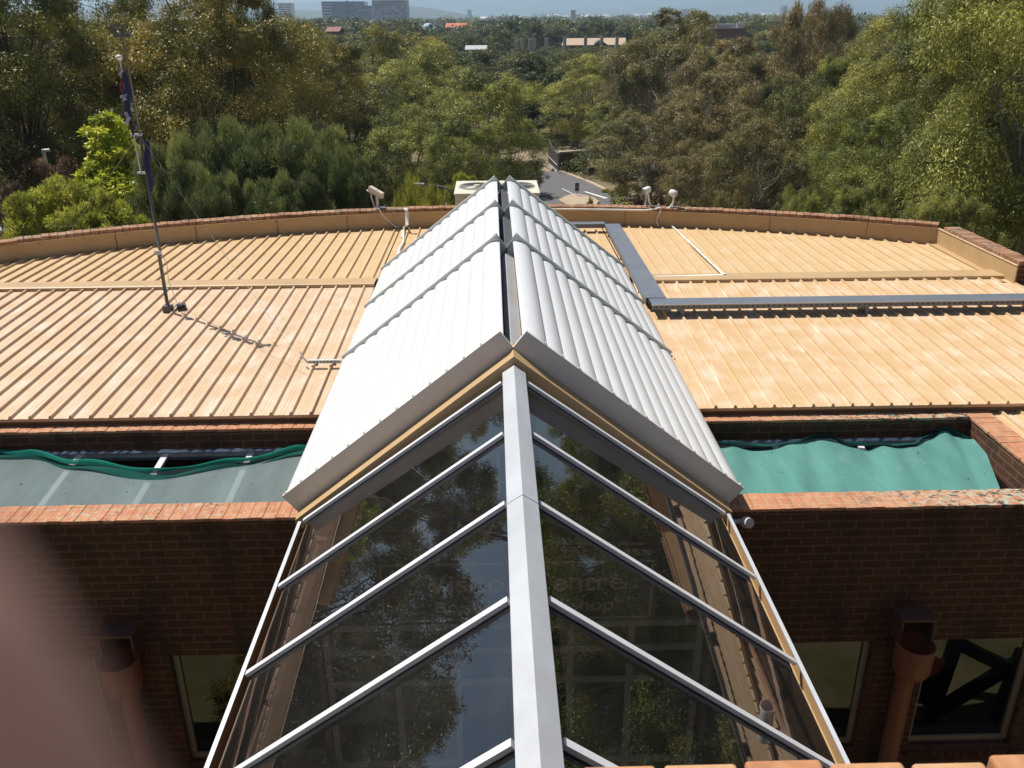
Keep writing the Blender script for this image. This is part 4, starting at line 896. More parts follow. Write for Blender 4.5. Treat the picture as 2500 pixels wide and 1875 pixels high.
NEAR = [  # centre, top, spread on the photograph (2212 px wide), distance, kind, name, label
 (-70, -190, 430, 34, 'gold_b', 'gum_tree', 'tall gum with red brown forked trunk at the left edge'),
 (395, -150, 470, 36, 'gold_a', 'gum_tree', 'tall dark trunked gum with golden tips behind the flag mast'),
 (200, -90, 360, 44, 'gold_a', 'gum_tree', 'gum with amber new growth at upper left, behind the flag mast top'),
 (500, -60, 150, 42, 'dark_a', 'gum_tree', 'dark crowned gum breaking the skyline left of the pale tower'),
 (120, 150, 300, 40, 'dark_a', 'gum_tree', 'shaded dark green gum under the amber one at far left'),
 (660, 42, 240, 54, 'gold_b', 'gum_tree', 'golden olive gum with slim pale trunks below the pale tower'),
 (520, 165, 230, 46, 'gold_a', 'gum_tree', 'low amber tipped gum right of the tall dark trunk'),
 (790, 52, 210, 78, 'gold_a', 'gum_tree', 'rounded yellow olive gum below the dark glass office block'),
 (905, 84, 240, 72, 'olive_b', 'gum_tree', 'broad dome crowned yellow olive gum below the gridded office block'),
 (745, 165, 240, 58, 'dark_a', 'gum_tree', 'deep green rounded tree behind the wattle thicket'),
 (600, 215, 200, 43, 'dark_a', 'gum_tree', 'dark gum in shade just above the left end of the wattle thicket'),
 (1040, 142, 290, 57, 'olive_a', 'gum_tree', 'large pale olive gum standing alone in the centre behind the condenser'),
 (880, 222, 215, 50, 'olive_b', 'gum_tree', 'olive gum just left of the large central one'),
 (1000, 250, 190, 47, 'olive_a', 'gum_tree', 'drooping grey olive gum in front of the large central one'),
 (1030, 105, 150, 140, 'mid_dark', 'gum_tree', 'dark gum in front of the low white roofed shed'),
 (1165, 118, 165, 98, 'mid_dark', 'gum_tree', 'round dark olive gum right of the central one'),
 (1190, 165, 170, 104, 'olive_b', 'gum_tree', 'olive gum straight behind the gravel drive'),
 (1120, 200, 130, 96, 'mid_dark', 'gum_tree', 'dark gum closing the view left of the gravel drive'),
 (1285, 112, 190, 86, 'olive_b', 'gum_tree', 'mid green open crowned gum above the gate'),
 (1345, 215, 150, 76, 'green_b', 'gum_tree', 'light green young gum behind the gate pier'),
 (1240, 190, 140, 92, 'mid_green', 'gum_tree', 'green gum with white limbs above the gravel drive'),
 (1455, 18, 240, 68, 'brown_a', 'gum_tree', 'tallest bronze brown gum right of the tan roofed building'),
 (1390, 80, 170, 80, 'brown_a', 'gum_tree', 'bronze gum hiding the right end of the tan roofed building'),
 (1600, 82, 250, 58, 'brown_a', 'gum_tree', 'spreading bronze gum in the middle of the right half'),
 (1775, -8, 200, 62, 'brown_b', 'gum_tree', 'olive bronze gum reaching the skyline left of the fresh green ones'),
 (1530, 160, 220, 54, 'brown_a', 'gum_tree', 'bronze gum with pale limbs above the two floodlights'),
 (1415, 238, 270, 60, 'brown_b', 'gum_tree', 'low spreading bronze gum over the bend of the kerb'),
 (1650, 240, 250, 42, 'brown_b', 'gum_tree', 'low bronze gum behind the right-hand parapet'),
 (1520, 300, 190, 46, 'brown_b', 'gum_tree', 'bronze gum with bare pale twigs directly behind the floodlights'),
 (1740, 150, 190, 52, 'dark_a', 'gum_tree', 'dark shaded gum between the bronze and the fresh green crowns'),
 (1930, 225, 330, 30, 'green_a', 'gum_tree', 'weeping fresh green gum low behind the right parapet'),
 (2150, 225, 300, 27, 'green_b', 'gum_tree', 'weeping fresh green gum with thick white trunk at the lower right'),
 (2010, 20, 380, 43, 'green_a', 'gum_tree', 'big fresh green gum at upper right reaching the skyline'),
 (2190, -50, 330, 40, 'green_b', 'gum_tree', 'tall fresh green gum in the top right corner'),
 (1850, 110, 200, 50, 'green_b', 'gum_tree', 'olive green gum left of the big fresh green one'),
 (232, 252, 270, 24, 'bright', 'ornamental_tree', 'bright lime green pointed tree beside the flag mast'),
 (105, 385, 290, 18.0, 'feather', 'shrub', 'feathery yellow green shrub over the left parapet end'),
 (205, 402, 200, 18.4, 'feather', 'shrub', 'smaller feathery yellow green shrub at the foot of the lime tree'),
 (8, 500, 110, 15.6, 'feather', 'shrub', 'leafy green shrub spilling onto the roof at the left parapet corner'),
 (10, 395, 90, 22, 'rust', 'shrub', 'rusty brown shrub at the left edge above the white vehicle'),
 (110, 338, 120, 27, 'rust', 'shrub', 'rusty shrub around the small lamp post at left'),
 (375, 292, 200, 22, 'wattle', 'wattle', 'grey green feathery wattle at the left end of the thicket'),
 (505, 258, 210, 24, 'wattle', 'wattle', 'tallest grey green wattle in the middle of the thicket'),
 (655, 260, 220, 24.5, 'wattle', 'wattle', 'broad grey green wattle at the right of the thicket'),
 (745, 325, 130, 23, 'wattle', 'wattle', 'small wattle at the right end of the thicket behind the security camera'),
 (440, 360, 170, 21, 'wattle', 'wattle', 'low front wattle over the parapet near the mast guy wires'),
 (600, 375, 190, 21, 'wattle', 'wattle', 'low front wattle in the middle of the curved parapet'),
 (815, 335, 130, 34, 'dark_a', 'gum_tree', 'dark small tree left of the condenser above the tufted bush'),
 (905, 402, 150, 19.5, 'tuft', 'shrub', 'tufted green bush between the security camera and the condenser'),
 (1000, 370, 90, 30, 'feather', 'shrub', 'small yellow green bush peeping above the condenser'),
 (1130, 345, 90, 64, 'dark_a', 'gum_tree', 'small dark tree shading the road left of the gravel drive'),
 (1340, 402, 42, 62, 'shrub', 'shrub', 'pair of rounded green bushes on the verge inside the road bend'),
 (1310, 408, 22, 65, 'shrub', 'shrub', 'small green bush closest to the kerb bend'),
 (1275, 425, 34, 26, 'feather', 'shrub', 'small green plant showing above the parapet in front of the island'),
 (1325, 428, 26, 25, 'feather', 'shrub', 'thin green plant above the parapet left of the floodlights'),
 (1395, 412, 100, 21, 'rust', 'shrub', 'olive brown bush behind the left floodlight'),
 (1300, 352, 70, 80, 'shrub', 'shrub', 'dark low bushes against the brown gate pier'),
 (1560, 405, 150, 23, 'brown_b', 'shrub', 'bronze leafed bush above the parapet right of the floodlights'),
 (1740, 405, 170, 22, 'green_a', 'shrub', 'green leafed bush over the right parapet, under the dark gap in the trees'),
 (1880, 395, 190, 22, 'green_b', 'shrub', 'green bush low behind the right end of the curved parapet'),
 (2060, 400, 230, 20, 'green_b', 'shrub', 'dark green bush beside the parapet corner at right'),
]
for row in NEAR:
    uc, vt, wid, Y, kind, nm, lab = row; x, y, top, w_ = from_photo(uc, vt, wid, Y)
    plant(kind, x, y, top, w_, lab, nm, 'shrub' if nm == 'shrub' else 'tree')
# trees off to the sides, seen mirrored in the glass roof
SIDE = [(-20, 14, 1.2, 8.5, 'gold_b', 'tall gum far left of the roof, mirrored in the left roof glass'), (-18, 24, 2.0, 8, 'dark_a', 'dark gum beyond the left parapet, mirrored in the left glass'),
        (-25, 22, 3.4, 9, 'gold_a', 'big amber gum well left of the frame, mirrored in the left glass'), (-29, 31, 3.4, 10, 'olive_a', 'olive gum left of the frame, second row, mirrored in the glass'),
        (-24, 8, 0.2, 8, 'olive_b', 'olive gum left of the building, mirrored low in the left glass'),
        (15, 24, 3.6, 8, 'green_a', 'tall green gum right of the frame, mirrored in the right glass'), (18, 15, 3.6, 9, 'green_b', 'big green gum right of the roof, mirrored in the right glass'),
        (21, 24, 5.0, 9, 'dark_a', 'dark gum far right, mirrored high in the right glass'), (18, 7, 1.8, 8, 'olive_a', 'olive gum right of the building, mirrored low in the right glass'),
        (26, 32, 6, 10, 'brown_a', 'bronze gum far right of the frame, mirrored in the right glass')]
for x, y, top, w_, kind, lab in SIDE: plant(kind, x, y, top, w_, lab, 'gum_tree', 'tree')

# the park canopy: separate trees out to 330 m, one merged wood beyond
OPEN = [(1180, 1365, 97, 250), (1100, 1190, 101, 230), (955, 1020, 62, 430), (905, 950, 66, 430), (690, 890, 42, 1200), (590, 640, 38, 1200), (1000, 1055, 107, 190), (700, 735, 72, 300), (1525, 1610, 86, 220), (1228, 1248, 44, 900)]
rg_ = random.Random(77); placed = []; n_mid = 0
MIDL = {'mid_olive': 'olive eucalypt of the park canopy beyond the road', 'mid_dark': 'dark rounded eucalypt of the park canopy beyond the road', 'mid_green': 'green eucalypt of the park canopy beyond the road',
        'mid_brown': 'bronze eucalypt of the park canopy beyond the road', 'mid_gold': 'yellowish eucalypt of the park canopy beyond the road'}
for k in range(6000):
    y = 92+(345-92)*rg_.random()**.75; x = (rg_.random()*2-1)*(y*.66+6)
    if any((x-a)**2+(y-b)**2 < (7.4+.006*y)**2 for a, b in placed): continue
    w_ = rg_.uniform(8.5, 13); top = rg_.uniform(-4.6, -1.9)+min(1.3, max(0, (y-130)/90))+(rg_.random() < .15)*1.5
    u, v = to_px((x, y, top)); u /= D_; v /= D_
    if u < -120 or u > 2330: continue
    hw = w_/2*F_PX/y/D_; skip = False
    for (a, b, vb, Y) in OPEN:
        if y < Y+8 and u+hw > a and u-hw < b and v < vb:
            top = at_y(u*D_, vb*D_, y).z-.2
    if abs(x-2.2) < 6 and y < 108: top = min(top, -5.0)
    if top-ground_z(y) < 4: continue
    t = .5+.5*math.sin(u*.006+1.2)
    kind = rg_.choices(['mid_olive', 'mid_dark', 'mid_green', 'mid_brown', 'mid_gold'], [3, 3.2, 2, 1.6 if u > 1300 else .4, 2.2 if u < 950 else .3])[0]
    plant(kind, x, y, top, w_, MIDL[kind], 'eucalypt', 'tree', 'park canopy trees, '+kind.split('_')[1]+' kind'); placed.append((x, y)); n_mid += 1
    if n_mid >= 280: break
def far_wood(name, y0, y1, n, size, seed, tops, lab, mats):
    rng = NP(seed); r = random.Random(seed); bms = [[] for _ in mats]
    for k in range(n):
        y = y0+(y1-y0)*r.random()**1.3; x = (r.random()*2-1)*y*.68; top = r.uniform(*tops)
        u, v = to_px((x, y, top)); u /= D_; v /= D_; w_ = r.uniform(.7, 1.3)*size
        hw = w_/2*F_PX/y/D_
        for (a, b, vb, Y) in OPEN:
            if y < Y+8 and u+hw > a and u-hw < b and v < vb: top = at_y(u*D_, vb*D_, y).z-.3
        z = ground_z(y)
        if top < z+3: continue
        c = [(x+r.uniform(-.3, .3)*w_, y+r.uniform(-.3, .3)*w_, z+(top-z)*r.uniform(.45, .85), w_*r.uniform(.22, .34)) for _ in range(6)]
        c.append((x, y, top-w_*.26, w_*.3)); bms[r.randrange(len(mats))] += c
    for i, lobes in enumerate(bms):
        me = leaf_mesh(name, *crown_arrays(rng, lobes, 9, 16, size*.085, .6, .2, .9, .1), mats[i])
        o = bpy.data.objects.new(name, me); COL.objects.link(o); tag(o, lab[i], 'wood', None, 'stuff')
far_wood('distant_wood', 340, 900, 900, 14, 5, (-6.5, -0.6), ['dark green distant wood below the skyline', 'olive green distant wood below the skyline'], [L_MDARK, L_FAR])
far_wood('far_wood', 900, 2600, 900, 24, 6, (-7, -1.0), ['hazy far wood along the foot of the hills'], [L_FAR])

# understorey between and beneath the trees
def under(name, n, seed, xr, yr, lab, m, rr, off):
    rng = NP(seed); r = random.Random(seed); lobes = []
    while len(lobes) < n:
        y = r.uniform(*yr); x = r.uniform(*xr)*(y/60+.25)
        if -4 < x < 11.5 and 53 < y < 64: continue
        if -4 < x < 9.4-(y-63)*.26 and 63 <= y < 92: continue
        if abs(x) < 10.5 and y < 19: continue
        R_ = r.uniform(*rr)*(1 if y < 50 else 1.5); lobes.append((x, y, ground_z(y)+R_*.25, R_))
    me = leaf_mesh(name, *crown_arrays(rng, lobes, 16, 34, .20, .3, .1, .8, .2), m)
    o = bpy.data.objects.new(name, me); COL.objects.link(o); tag(o, lab, 'undergrowth', None, 'stuff')
under('understorey', 700, 51, (-42, 42), (19.5, 110), 'dark green undergrowth filling the ground between the gums', L_DARK, (.7, 1.7), 0)
under('understorey', 420, 52, (-42, 42), (19.5, 110), 'olive and dry undergrowth between the gums', L_OLIVE, (.6, 1.4), 0)

plant('shrub', -2.75, 5.25, -6.95, 1.3, 'rounded bush in the courtyard, mirrored in the left window', 'shrub', 'shrub')
tr = thing('timber_trestle', (5.6, 5.55, -7.93), 'black timber trestle with a red cloth, mirrored in the right-hand window', 'trestle')
def bar(p, q_, w_): p, q_ = Vector(p), Vector(q_); t = (q_-p)/2; a = t.cross(Vector((0, 1, 0))).normalized()*w_; MB().obox((p+q_)/2, t, a, (0, .05, 0)).build('beam', M_BLACK, tr)
bar((5.15, 5.6, -7.93), (5.35, 5.5, -6.55), .07); bar((5.3, 5.5, -6.75), (6.1, 5.5, -7.2), .07); bar((5.2, 5.55, -7.8), (6.1, 5.5, -7.1), .07); bar((6.05, 5.5, -7.93), (6.15, 5.5, -6.9), .06)
MB().grid(lambda u, v: (5.0+.22*u+.03*math.sin(v*9), 5.52-.05*math.sin(u*6), -6.95-.75*v), 8, 10).build('cloth', M_RED, tr, True, solid=.01)

# ------------------------------------------------------------------ small things by the road
gt_ = thing('park_gate', (5.45, 74.7, -12), 'dark mesh park gate standing open with a pale curved top rail', 'gate')
A_, B_ = Vector((5.45, 74.75, -12)), Vector((4.95, 79.2, -12)); t_ = (B_-A_); hgt = lambda u: 1.42+.75*(u**1.7)
g = MB(); n_ = 10
for i in range(n_):
    u, v = i/n_, (i+1)/n_; p, q_ = A_.lerp(B_, u), A_.lerp(B_, v); o = Vector((.03, 0, 0))
    g.add([p, q_, q_+Vector((0, 0, hgt(v))), p+Vector((0, 0, hgt(u))), p+o, q_+o, q_+o+Vector((0, 0, hgt(v))), p+o+Vector((0, 0, hgt(u)))], [(0, 1, 2, 3), (7, 6, 5, 4), (0, 4, 5, 1), (3, 2, 6, 7)])
g.build('mesh_infill', simple('dark green gate mesh', (.028, .032, .028), .6), gt_)
pipe([A_.lerp(B_, i/10)+Vector((0, 0, hgt(i/10)+.03)) for i in range(11)], .03, M_POLE, 'top_rail', gt_, 6)
pipe([A_+Vector((0, 0, .5)), B_+Vector((0, 0, .62))], .035, M_PVCG, 'mid_rail', gt_, 6); pipe([A_+Vector((0, 0, .04)), B_+Vector((0, 0, .04))], .04, M_PVCG, 'bottom_rail', gt_, 6)
MB().box(5.44, 5.62, 74.55, 74.73, -12, -10.45).build('post', simple('grey gate post', (.20, .175, .15), .7), gt_)
gw_ = thing('gate_wall', (6.6, 75.3, -12), 'brown brick gate wall with a cream coping beside the open gate', 'wall')
MB().prism([(5.66, 74.6, -12), (8.0, 75.5, -12), (7.9, 75.85, -12), (5.6, 75.0, -12)], (0, 0, 1.5)).build('wall', brick_mat('gate brick', (.10, .055, .03), (.14, .075, .04), (.16, .12, .09)), gw_)
MB().prism([(5.6, 74.52, -10.5), (8.05, 75.44, -10.5), (7.93, 75.93, -10.5), (5.5, 75.05, -10.5)], (0, 0, .14)).build('coping', simple('cream coping stone', (.42, .36, .27), .8, 0, .1, 3), gw_)
rs = thing('road_sign', (6.05, 63.2, -11.86), 'small dark two panel sign on a thin post on the sandy traffic island', 'sign')
MB().tube([(6.05, 63.2, -11.86), (6.05, 63.2, -10.95)], .022, 6).build('post', M_POLE, rs)
for z in (-11.12, -11.42): MB().box(5.90, 6.20, 63.165, 63.18, z-.14, z+.14).build('panel', simple('back of sign sheet', (.055, .055, .055), .6), rs)
vb = thing('verge_board', (8.1, 71.2, -12), 'low black notice board on the verge beyond the kerb', 'board')
MB().box(7.75, 8.45, 71.2, 71.25, -11.75, -11.15).build('board', simple('black board', (.012, .014, .014), .6), vb)
for x in (7.8, 8.36): MB().box(x, x+.05, 71.25, 71.3, -12, -11.2).build('post', M_POLE, vb)
se = thing('stone_edging', (4.6, 77.4, -12), 'low edging of pale rough stones between the gravel drive and the open gate', 'edging')
r = random.Random(6)
for i in range(22):
    p = Vector((5.05, 74.9, -11.9)).lerp(Vector((3.9, 80.6, -11.9)), i/21); a = r.uniform(.12, .22)
    ro = MB(); rng = NP(i); vs = [p+Vector((a*math.cos(t)*math.cos(f)*r.uniform(.8, 1.1), a*math.sin(t)*math.cos(f)*r.uniform(.8, 1.1), a*.8*math.sin(f))) for f in (-.9, 0, .9) for t in [k*math.pi/3 for k in range(6)]]
    ro.add(vs, [(f*6+k, f*6+(k+1) % 6, f*6+6+(k+1) % 6, f*6+6+k) for f in range(2) for k in range(6)]+[tuple(range(12, 18)), tuple(range(5, -1, -1))]); ro.build('stone', simple('pale rough stone', (.34, .28, .21), .9, 0, .25, 4), se)
ll = at_y(106.6, 368, 29); lp_ = thing('path_lamp', (ll.x, 29, ground_z(29)), 'white lamp post with a short bent head among the rusty shrubs at left', 'lamp post')
MB().tube([(ll.x+.03, 29, ground_z(29)), (ll.x, 29, ll.z-.06), (ll.x+.04, 29, ll.z)], .055, 10).build('post', M_PVC, lp_, True)
MB().tube([(ll.x-.05, 29, ll.z), (ll.x+.20, 29, ll.z+.02)], .05, 10).build('lamp_head', M_PVC, lp_, True)
a0 = at_y(1015, 449, 27); a1 = at_y(1075, 455, 27); sl2 = thing('street_lamp', (a1.x+.75, 27, ground_z(27)), 'grey street lamp with flat head on a curved arm left of the condenser', 'street lamp')
MB().tube([a0.lerp(a1, .3), a1, a1+Vector((.2, 0, -.06)), a1+Vector((.42, 0, -.30)), (a1.x+.5, 27, a1.z-1.0), (a1.x+.52, 27, ground_z(27))], .03, 8).build('post', M_GALV, sl2, True)
MB().obox(a0.lerp(a1, .12), (.17, 0, -.01), (0, .08, 0), (.0, 0, .035)).build('lamp_head', M_PVCG, sl2, bevel=.02)
# white parked car at the far left edge
cp = at_z(0, 590, -9.0); car = thing('parked_car', (cp.x-.9, cp.y, ground_z(cp.y)), 'white parked car half hidden by shrubs at the left edge', 'car')
M_CAR = simple('white car paint', (.72, .72, .72), .25, 0, .02, 2); M_CG = simple('dark car glass', (.015, .018, .02), .05)
ox, oy, oz = car.location; g = MB()
prof = [(-2.2, .35), (-2.2, .85), (-1.5, .98), (-.8, 1.02), (-.3, 1.44), (1.2, 1.46), (1.95, 1.05), (2.2, .95), (2.2, .35)]
g.prism([(ox+a, oy-.85, oz+b) for a, b in prof], (0, 1.7, 0)); g.build('body', M_CAR, car, bevel=.06)
for yy in (-.855, .845): MB().prism([(ox+a, oy+yy, oz+b) for a, b in ((-.68, 1.03), (-.25, 1.38), (1.15, 1.40), (1.7, 1.06))], (0, .01, 0)).build('window', M_CG, car)
MB().prism([(ox-.84, oy-.7, oz+1.03), (ox-.34, oy-.7, oz+1.43), (ox-.33, oy-.7, oz+1.45), (ox-.86, oy-.7, oz+1.05)], (0, 1.4, 0)).build('windscreen', M_CG, car)
for a in (-1.4, 1.4):
    for yy in (-.86, .66):
        wh = MB().lathe([(0, 0), (.32, 0), (.33, .05), (.33, .15), (.32, .2), (0, .2)], (ox+a, oy+yy, oz+.33), 18, (0, 1, 0)).build('wheel', M_BLACK, car)
        MB().lathe([(0, -.004), (.2, -.004), (.2, .004)], (ox+a, oy+yy, oz+.33), 14, (0, 1, 0)).build('rim', M_RAIL, wh)

# ------------------------------------------------------------------ far buildings
def bld(name, u0, u1, v0, v1, Y, depth, lab, m, storeys=0, mw=None, vert=0, base=None, mf=None):
    a, b = at_y(u0*D_, v0*D_, Y), at_y(u1*D_, v0*D_, Y); z1 = (a.z+b.z)/2; z0 = ground_z(Y) if base is None else base
    t = thing(name, ((a.x+b.x)/2, Y+depth/2, z0), lab, 'building'); MB().box(a.x, b.x, Y, Y+depth, z0, z1).build('wall', m, t)
    MB().box(a.x-.3, b.x+.3, Y-.3, Y+depth+.3, z1, z1+.5).build('roof', mf or m, t)
    h = (z1-z0)
    for k in range(storeys):
        zz = z1-(k+.72)*3.3
        if zz < z0+6: break
        n_ = max(1, vert)
        for q in range(n_):
            x0, x1 = a.x+(b.x-a.x)*(q+.06)/n_, a.x+(b.x-a.x)*(q+.94)/n_
            MB().box(x0, x1, Y-.25, Y+.1, zz-.85, zz+.85).build('window', mw, t)
    return t, a, b, z0, z1
M_OFFB = simple('dark blue office glass', (.035, .05, .085), .25, 0, .2, .1); M_OFFG = simple('grey office cladding', (.20, .21, .23), .6, 0, .2, .12)
M_PALE = simple('pale office concrete', (.42, .43, .44), .7, 0, .05, .1); M_WIN = simple('dark window band', (.04, .05, .075), .2, 0, .3, .2); M_WIN2 = simple('pale window band', (.30, .34, .40), .4, 0, .3, .15)
M_TOWW = simple('white tower wall', (.6, .6, .6), .7)
bld('office_tower', 600, 629, 7, 45, 1500, 22, 'white slab office tower with a strip of dark windows at left of the skyline', M_TOWW, 10, M_WIN, 2)
t, a, b, z0, z1 = bld('office_block', 694, 745, 4, 45, 1250, 40, 'dark blue glass office block with pale floor bands on its left end', M_OFFB, 0)
for k in range(8): MB().box(a.x-.2, a.x+(b.x-a.x)*.42, 1249.6, 1250.1, z1-3-k*3.6, z1-1.7-k*3.6).build('floor_band', M_PALE, t)
t, a, b, z0, z1 = bld('office_block', 733, 786, 4, 45, 1280, 40, 'dark blue office block with patchy pale glazing, next to the link building', M_OFFB, 0)
r = random.Random(3)
for k in range(22):
    x = r.uniform(a.x+1, b.x-5); z = z1-r.uniform(2, 24); MB().box(x, x+r.uniform(2, 4), 1279.6, 1280.1, z, z+r.uniform(2, 5)).build('window', M_WIN2, t)
t, a, b, z0, z1 = bld('office_block', 786, 803, 13, 45, 1260, 30, 'low dark link building with one pale band between two office blocks', M_OFFB, 0)
MB().box(a.x, b.x, 1259.6, 1260.1, z1-5.2, z1-4.4).build('floor_band', M_PALE, t)
t, a, b, z0, z1 = bld('office_block', 803, 877, 1, 45, 1200, 40, 'gridded grey office block, tallest and rightmost on the left skyline', M_OFFG, 0)
for k in range(10):
    for q in range(14):
        if r.random() < .86:
            x = a.x+(b.x-a.x)*(q+.1)/14; MB().box(x, x+(b.x-a.x)/14*r.uniform(.6, .85), 1199.6, 1200.1, z1-3.2-k*3.3, z1-1.0-k*3.3).build('window', M_WIN if r.random() < .7 else M_WIN2, t)
bld('office_block', 1009, 1018, 22, 34, 2400, 30, 'small pale box building far off right of the dark round tree', M_PALE)
# tan roofed hall with concrete pylons
hz = at_y(1290*D_, 96*D_, 250); hall = thing('tan_roofed_hall', (hz.x, 255, -14), 'long hall with sloping tan roof and concrete pylons among the trees', 'building')
c0, c1 = at_y(1213*D_, 100*D_, 250), at_y(1352*D_, 100*D_, 250); zt_ = at_y(1280*D_, 82*D_, 262).z; ze_ = at_y(1280*D_, 97*D_, 250).z
MB().prism([(c0.x, 250, ze_), (c0.x+1.6, 262, zt_), (c0.x+1.6, 262, zt_-.3), (c0.x, 250, ze_-.3)], (c1.x-c0.x, 0, 0)).build('roof', simple('tan sheet roof', (.44, .315, .21), .6, 0, .06, .3), hall)
MB().box(c0.x+.6, c1.x-.6, 251, 262, -14, ze_-.32).build('wall', M_DARK, hall); MB().box(c0.x-1, c1.x+2, 262.1, 262.7, zt_-1, zt_+.35).build('ridge_beam', M_OFFB, hall)
dm = at_y(1298*D_, 96*D_, 249); MB().prism([(dm.x-2.6, 249.2, ze_-.5), (dm.x+2.6, 249.2, ze_-.5), (dm.x, 249.2, ze_+1.25)], (0, 5, 0)).build('dormer', M_DARK, hall)
for u in (1220, 1265, 1300, 1333):
    p = at_y(u*D_, 79*D_, 248.5); MB().box(p.x-.42, p.x+.42, 248.1, 248.9, -14, p.z).build('pylon', M_CONC, hall)
for u, v in ((1116, 88), (1128, 84), (1145, 86), (1154, 84), (1181, 84)):
    p = at_y(u*D_, v*D_, 240); o = thing('concrete_pylon', (p.x, 240, -14), {1116: 'short concrete pylon farthest left of the hall', 1128: 'tallest concrete pylon left of the hall', 1145: 'concrete pylon close beside the tallest one', 1154: 'concrete pylon in the middle of the free standing row', 1181: 'concrete pylon nearest the tan roofed hall'}[u], 'pylon')
    MB().box(p.x-.45, p.x+.45, 239.6, 240.4, -14, p.z).build('shaft', M_CONC, o); MB().box(p.x-.5, p.x+.5, 239.55, 240.45, p.z, p.z+.15).build('cap', M_PALE, o)
def shed(name, u0, u1, v0, v1, Y, lab, mr, mwall=M_DARK):
    a, b = at_y(u0*D_, v1*D_, Y), at_y(u1*D_, v1*D_, Y); zt = at_y(u0*D_, v0*D_, Y+6).z; t = thing(name, ((a.x+b.x)/2, Y+3, ground_z(Y)), lab, 'building')
    MB().prism([(a.x, Y, a.z), (a.x, Y+6, zt), (a.x, Y+12, a.z), (a.x, Y+12, a.z-.3), (a.x, Y+6, zt-.3), (a.x, Y, a.z-.3)], (b.x-a.x, 0, 0)).build('roof', mr, t)
    MB().box(a.x+.4, b.x-.4, Y+.4, Y+11.6, ground_z(Y), a.z-.31).build('wall', mwall, t)
shed('pavilion', 962, 1009, 50, 60, 420, 'bright orange roofed pavilion beyond the central gum', simple('orange roof', (.50, .13, .055), .6))
shed('shed', 1004, 1052, 98, 107, 185, 'low shed with white roof left of the concrete pylons', simple('white sheet roof', (.40, .41, .41), .6))
shed('house', 701, 733, 58, 68, 290, 'house with dull red roof above the golden gums', simple('dull red roof', (.22, .085, .06), .7))
shed('shed', 1365, 1384, 58, 62, 330, 'tiny pale roof left of the tallest bronze gum', simple('pale sheet roof', (.6, .58, .52), .6))
dmm = at_y(926*D_, 64*D_, 425); do = thing('domed_tent', (dmm.x, 425, -14), 'small pale blue domed tent beside the orange pavilion', 'tent')
MB().lathe([(3.6, dmm.z-1.5), (3.5, dmm.z), (2.9, dmm.z+1.5), (1.6, dmm.z+2.5), (0, dmm.z+2.9)], (dmm.x, 425, 0), 18).build('canopy', simple('pale blue canvas', (.30, .42, .55), .7), do, True)
MB().box(dmm.x-3.4, dmm.x+3.4, 424, 426, -14, dmm.z-1.5).build('wall', M_TOWW, do)
t, a, b, z0, z1 = bld('lab_building', 1533, 1608, 66, 88, 225, 14, 'red brown building with white roof vents between the bronze gums', simple('red brown cladding', (.16, .075, .06), .7))
p0, p1 = at_y(1548*D_, 52*D_, 228), at_y(1590*D_, 64*D_, 228); MB().box(p0.x, p1.x, 228, 234, z1+.5, p0.z).build('plant_room', M_PALE, t)
for u in (1536, 1543, 1550, 1594, 1600, 1606): p = at_y(u*D_, 49*D_, 227); MB().tube([(p.x, 227, z1+.5), (p.x, 227, p.z)], .3, 8).build('vent', M_TOWW, t)
p = at_y(1238*D_, 24*D_, 900); tw = thing('chimney', (p.x, 900, -14), 'pale square chimney rising from the far wood in the centre', 'chimney'); MB().box(p.x-2.2, p.x+2.2, 898, 902, -14, p.z).build('shaft', M_PALE, tw); MB().box(p.x-2.6, p.x+2.6, 897.6, 902.4, p.z, p.z+1).build('cap', M_TOWW, tw)
t, a, b, z0, z1 = bld('office_block', 1472, 1490, 20, 34, 2300, 30, 'pale stepped block far off above the bronze gums', M_PALE); MB().box(b.x, b.x+14, 2300, 2330, z0, z1-9).build('wing', M_PALE, t)
bld('office_block', 1692, 1702, 13, 22, 2500, 30, 'tiny dark block on the far plain, left of a pair', M_OFFG); bld('office_block', 1719, 1731, 15, 22, 2500, 30, 'tiny grey block on the far plain, right of a pair', M_OFFG)
# specks of the far town
protoM = bpy.data.meshes.new('town_house'); protoM.from_pydata([(-9, -6, 0), (9, -6, 0), (9, 6, 0), (-9, 6, 0), (-9, -6, 6), (9, -6, 6), (9, 6, 6), (-9, 6, 6), (-9, 0, 9), (9, 0, 9)], [], [(0, 1, 5, 4), (1, 2, 6, 5), (2, 3, 7, 6), (3, 0, 4, 7), (4, 5, 9, 8), (6, 7, 8, 9), (5, 6, 9), (7, 4, 8)])
protoM.materials.append(M_TOWW)
for k in range(70):
    y = r.uniform(2700, 5600); u = r.choice([r.uniform(1020, 1560), r.uniform(1180, 1460), r.uniform(1640, 1780)]); x = at_y(u*D_, 30, y).x
    o = bpy.data.objects.new('town_house', protoM); COL.objects.link(o); o.location = (x, y, ground_z(y)); o.rotation_euler.z = r.uniform(0, 3); o.scale = (r.uniform(.8, 2.2),)*3
    tag(o, 'small white house speck of the far town below the blue ranges', 'house', 'houses of the far town')

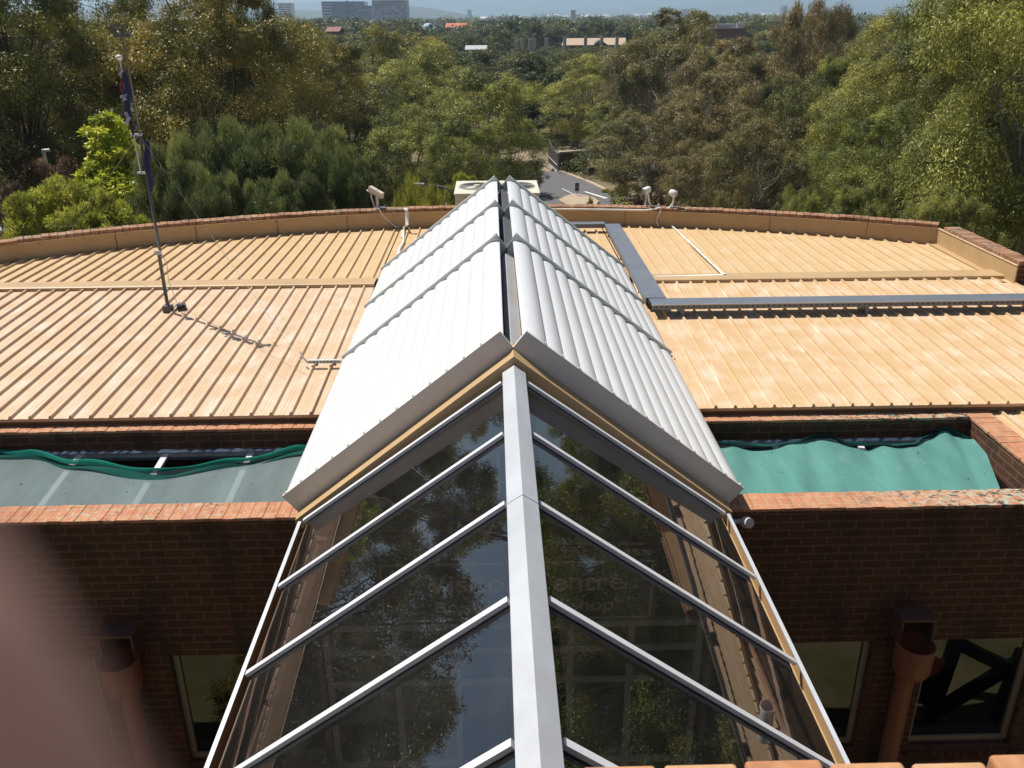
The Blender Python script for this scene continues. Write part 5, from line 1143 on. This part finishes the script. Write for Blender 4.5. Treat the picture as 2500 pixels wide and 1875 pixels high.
# ------------------------------------------------------------------ the photographer's finger, close to the lens
def camp(x, y, z): return CR*x+CU*y+CF*z
pts = [(-.0175, -.0005, .0172), (-.0150, -.0085, .0178), (-.0105, -.0200, .0186), (-.0040, -.0400, .0170), (.002, -.058, .010), (.008, -.085, -.010), (.012, -.125, -.04)]
rad = [.0046, .0066, .0074, .0080, .0092, .020, .017]
vs = [camp(*p) for p in pts]; ed = [(i, i+1) for i in range(len(pts)-1)]
for k, (dx, dz) in enumerate(((.016, -.006), (.030, -.010), (.042, -.016))):
    b0 = len(vs); base = Vector(pts[4])+Vector((dx, -.006, -.004))
    ch = [base, base+Vector((.002, .030, .006)), base+Vector((.0, .036, -.018)), base+Vector((0, .014, -.026))]
    vs += [camp(*q) for q in ch]; rad += [.009, .0085, .0078, .007]; ed += [(5, b0), (b0, b0+1), (b0+1, b0+2), (b0+2, b0+3)]
b0 = len(vs); vs += [camp(.030, -.100, .012), camp(.040, -.075, .020), camp(.046, -.055, .020)]; rad += [.011, .010, .008]; ed += [(5, b0), (b0, b0+1), (b0+1, b0+2)]
me = bpy.data.meshes.new('person'); me.from_pydata(vs, ed, []); o = bpy.data.objects.new('person', me); COL.objects.link(o)
sk2 = o.modifiers.new('skin', 'SKIN'); sub = o.modifiers.new('sub', 'SUBSURF'); sub.levels = 2; sub.render_levels = 2
for i, q in enumerate(me.skin_vertices[0].data): q.radius = (rad[i], rad[i]); q.use_root = (i == 5)
sm, n, l, oo, b = base_mat('skin'); b.inputs['Base Color'].default_value = (.38, .20, .155, 1); b.inputs['Roughness'].default_value = .5
me.materials.append(sm); tag(o, 'blurred finger of the photographer covering the lower left corner', 'person')

# ------------------------------------------------------------------ the hazy air
hz_ = MB().box(-9800, 9800, -70, 10600, -45, 260).build('haze', M_DARK); hz_.data.materials.clear()
hm_ = bpy.data.materials.new('hazy air'); hm_.use_nodes = True; n = hm_.node_tree.nodes; n.clear(); oo = n.new('ShaderNodeOutputMaterial'); pv_ = n.new('ShaderNodeVolumePrincipled')
pv_.inputs['Color'].default_value = (.58, .80, 1.0, 1); pv_.inputs['Density'].default_value = 2.3e-4; pv_.inputs['Anisotropy'].default_value = 0.2
hm_.node_tree.links.new(pv_.outputs[0], oo.inputs['Volume']); hz_.data.materials.append(hm_); hz_['kind'] = 'stuff'; hz_['label'] = 'thin blue haze over the distance'
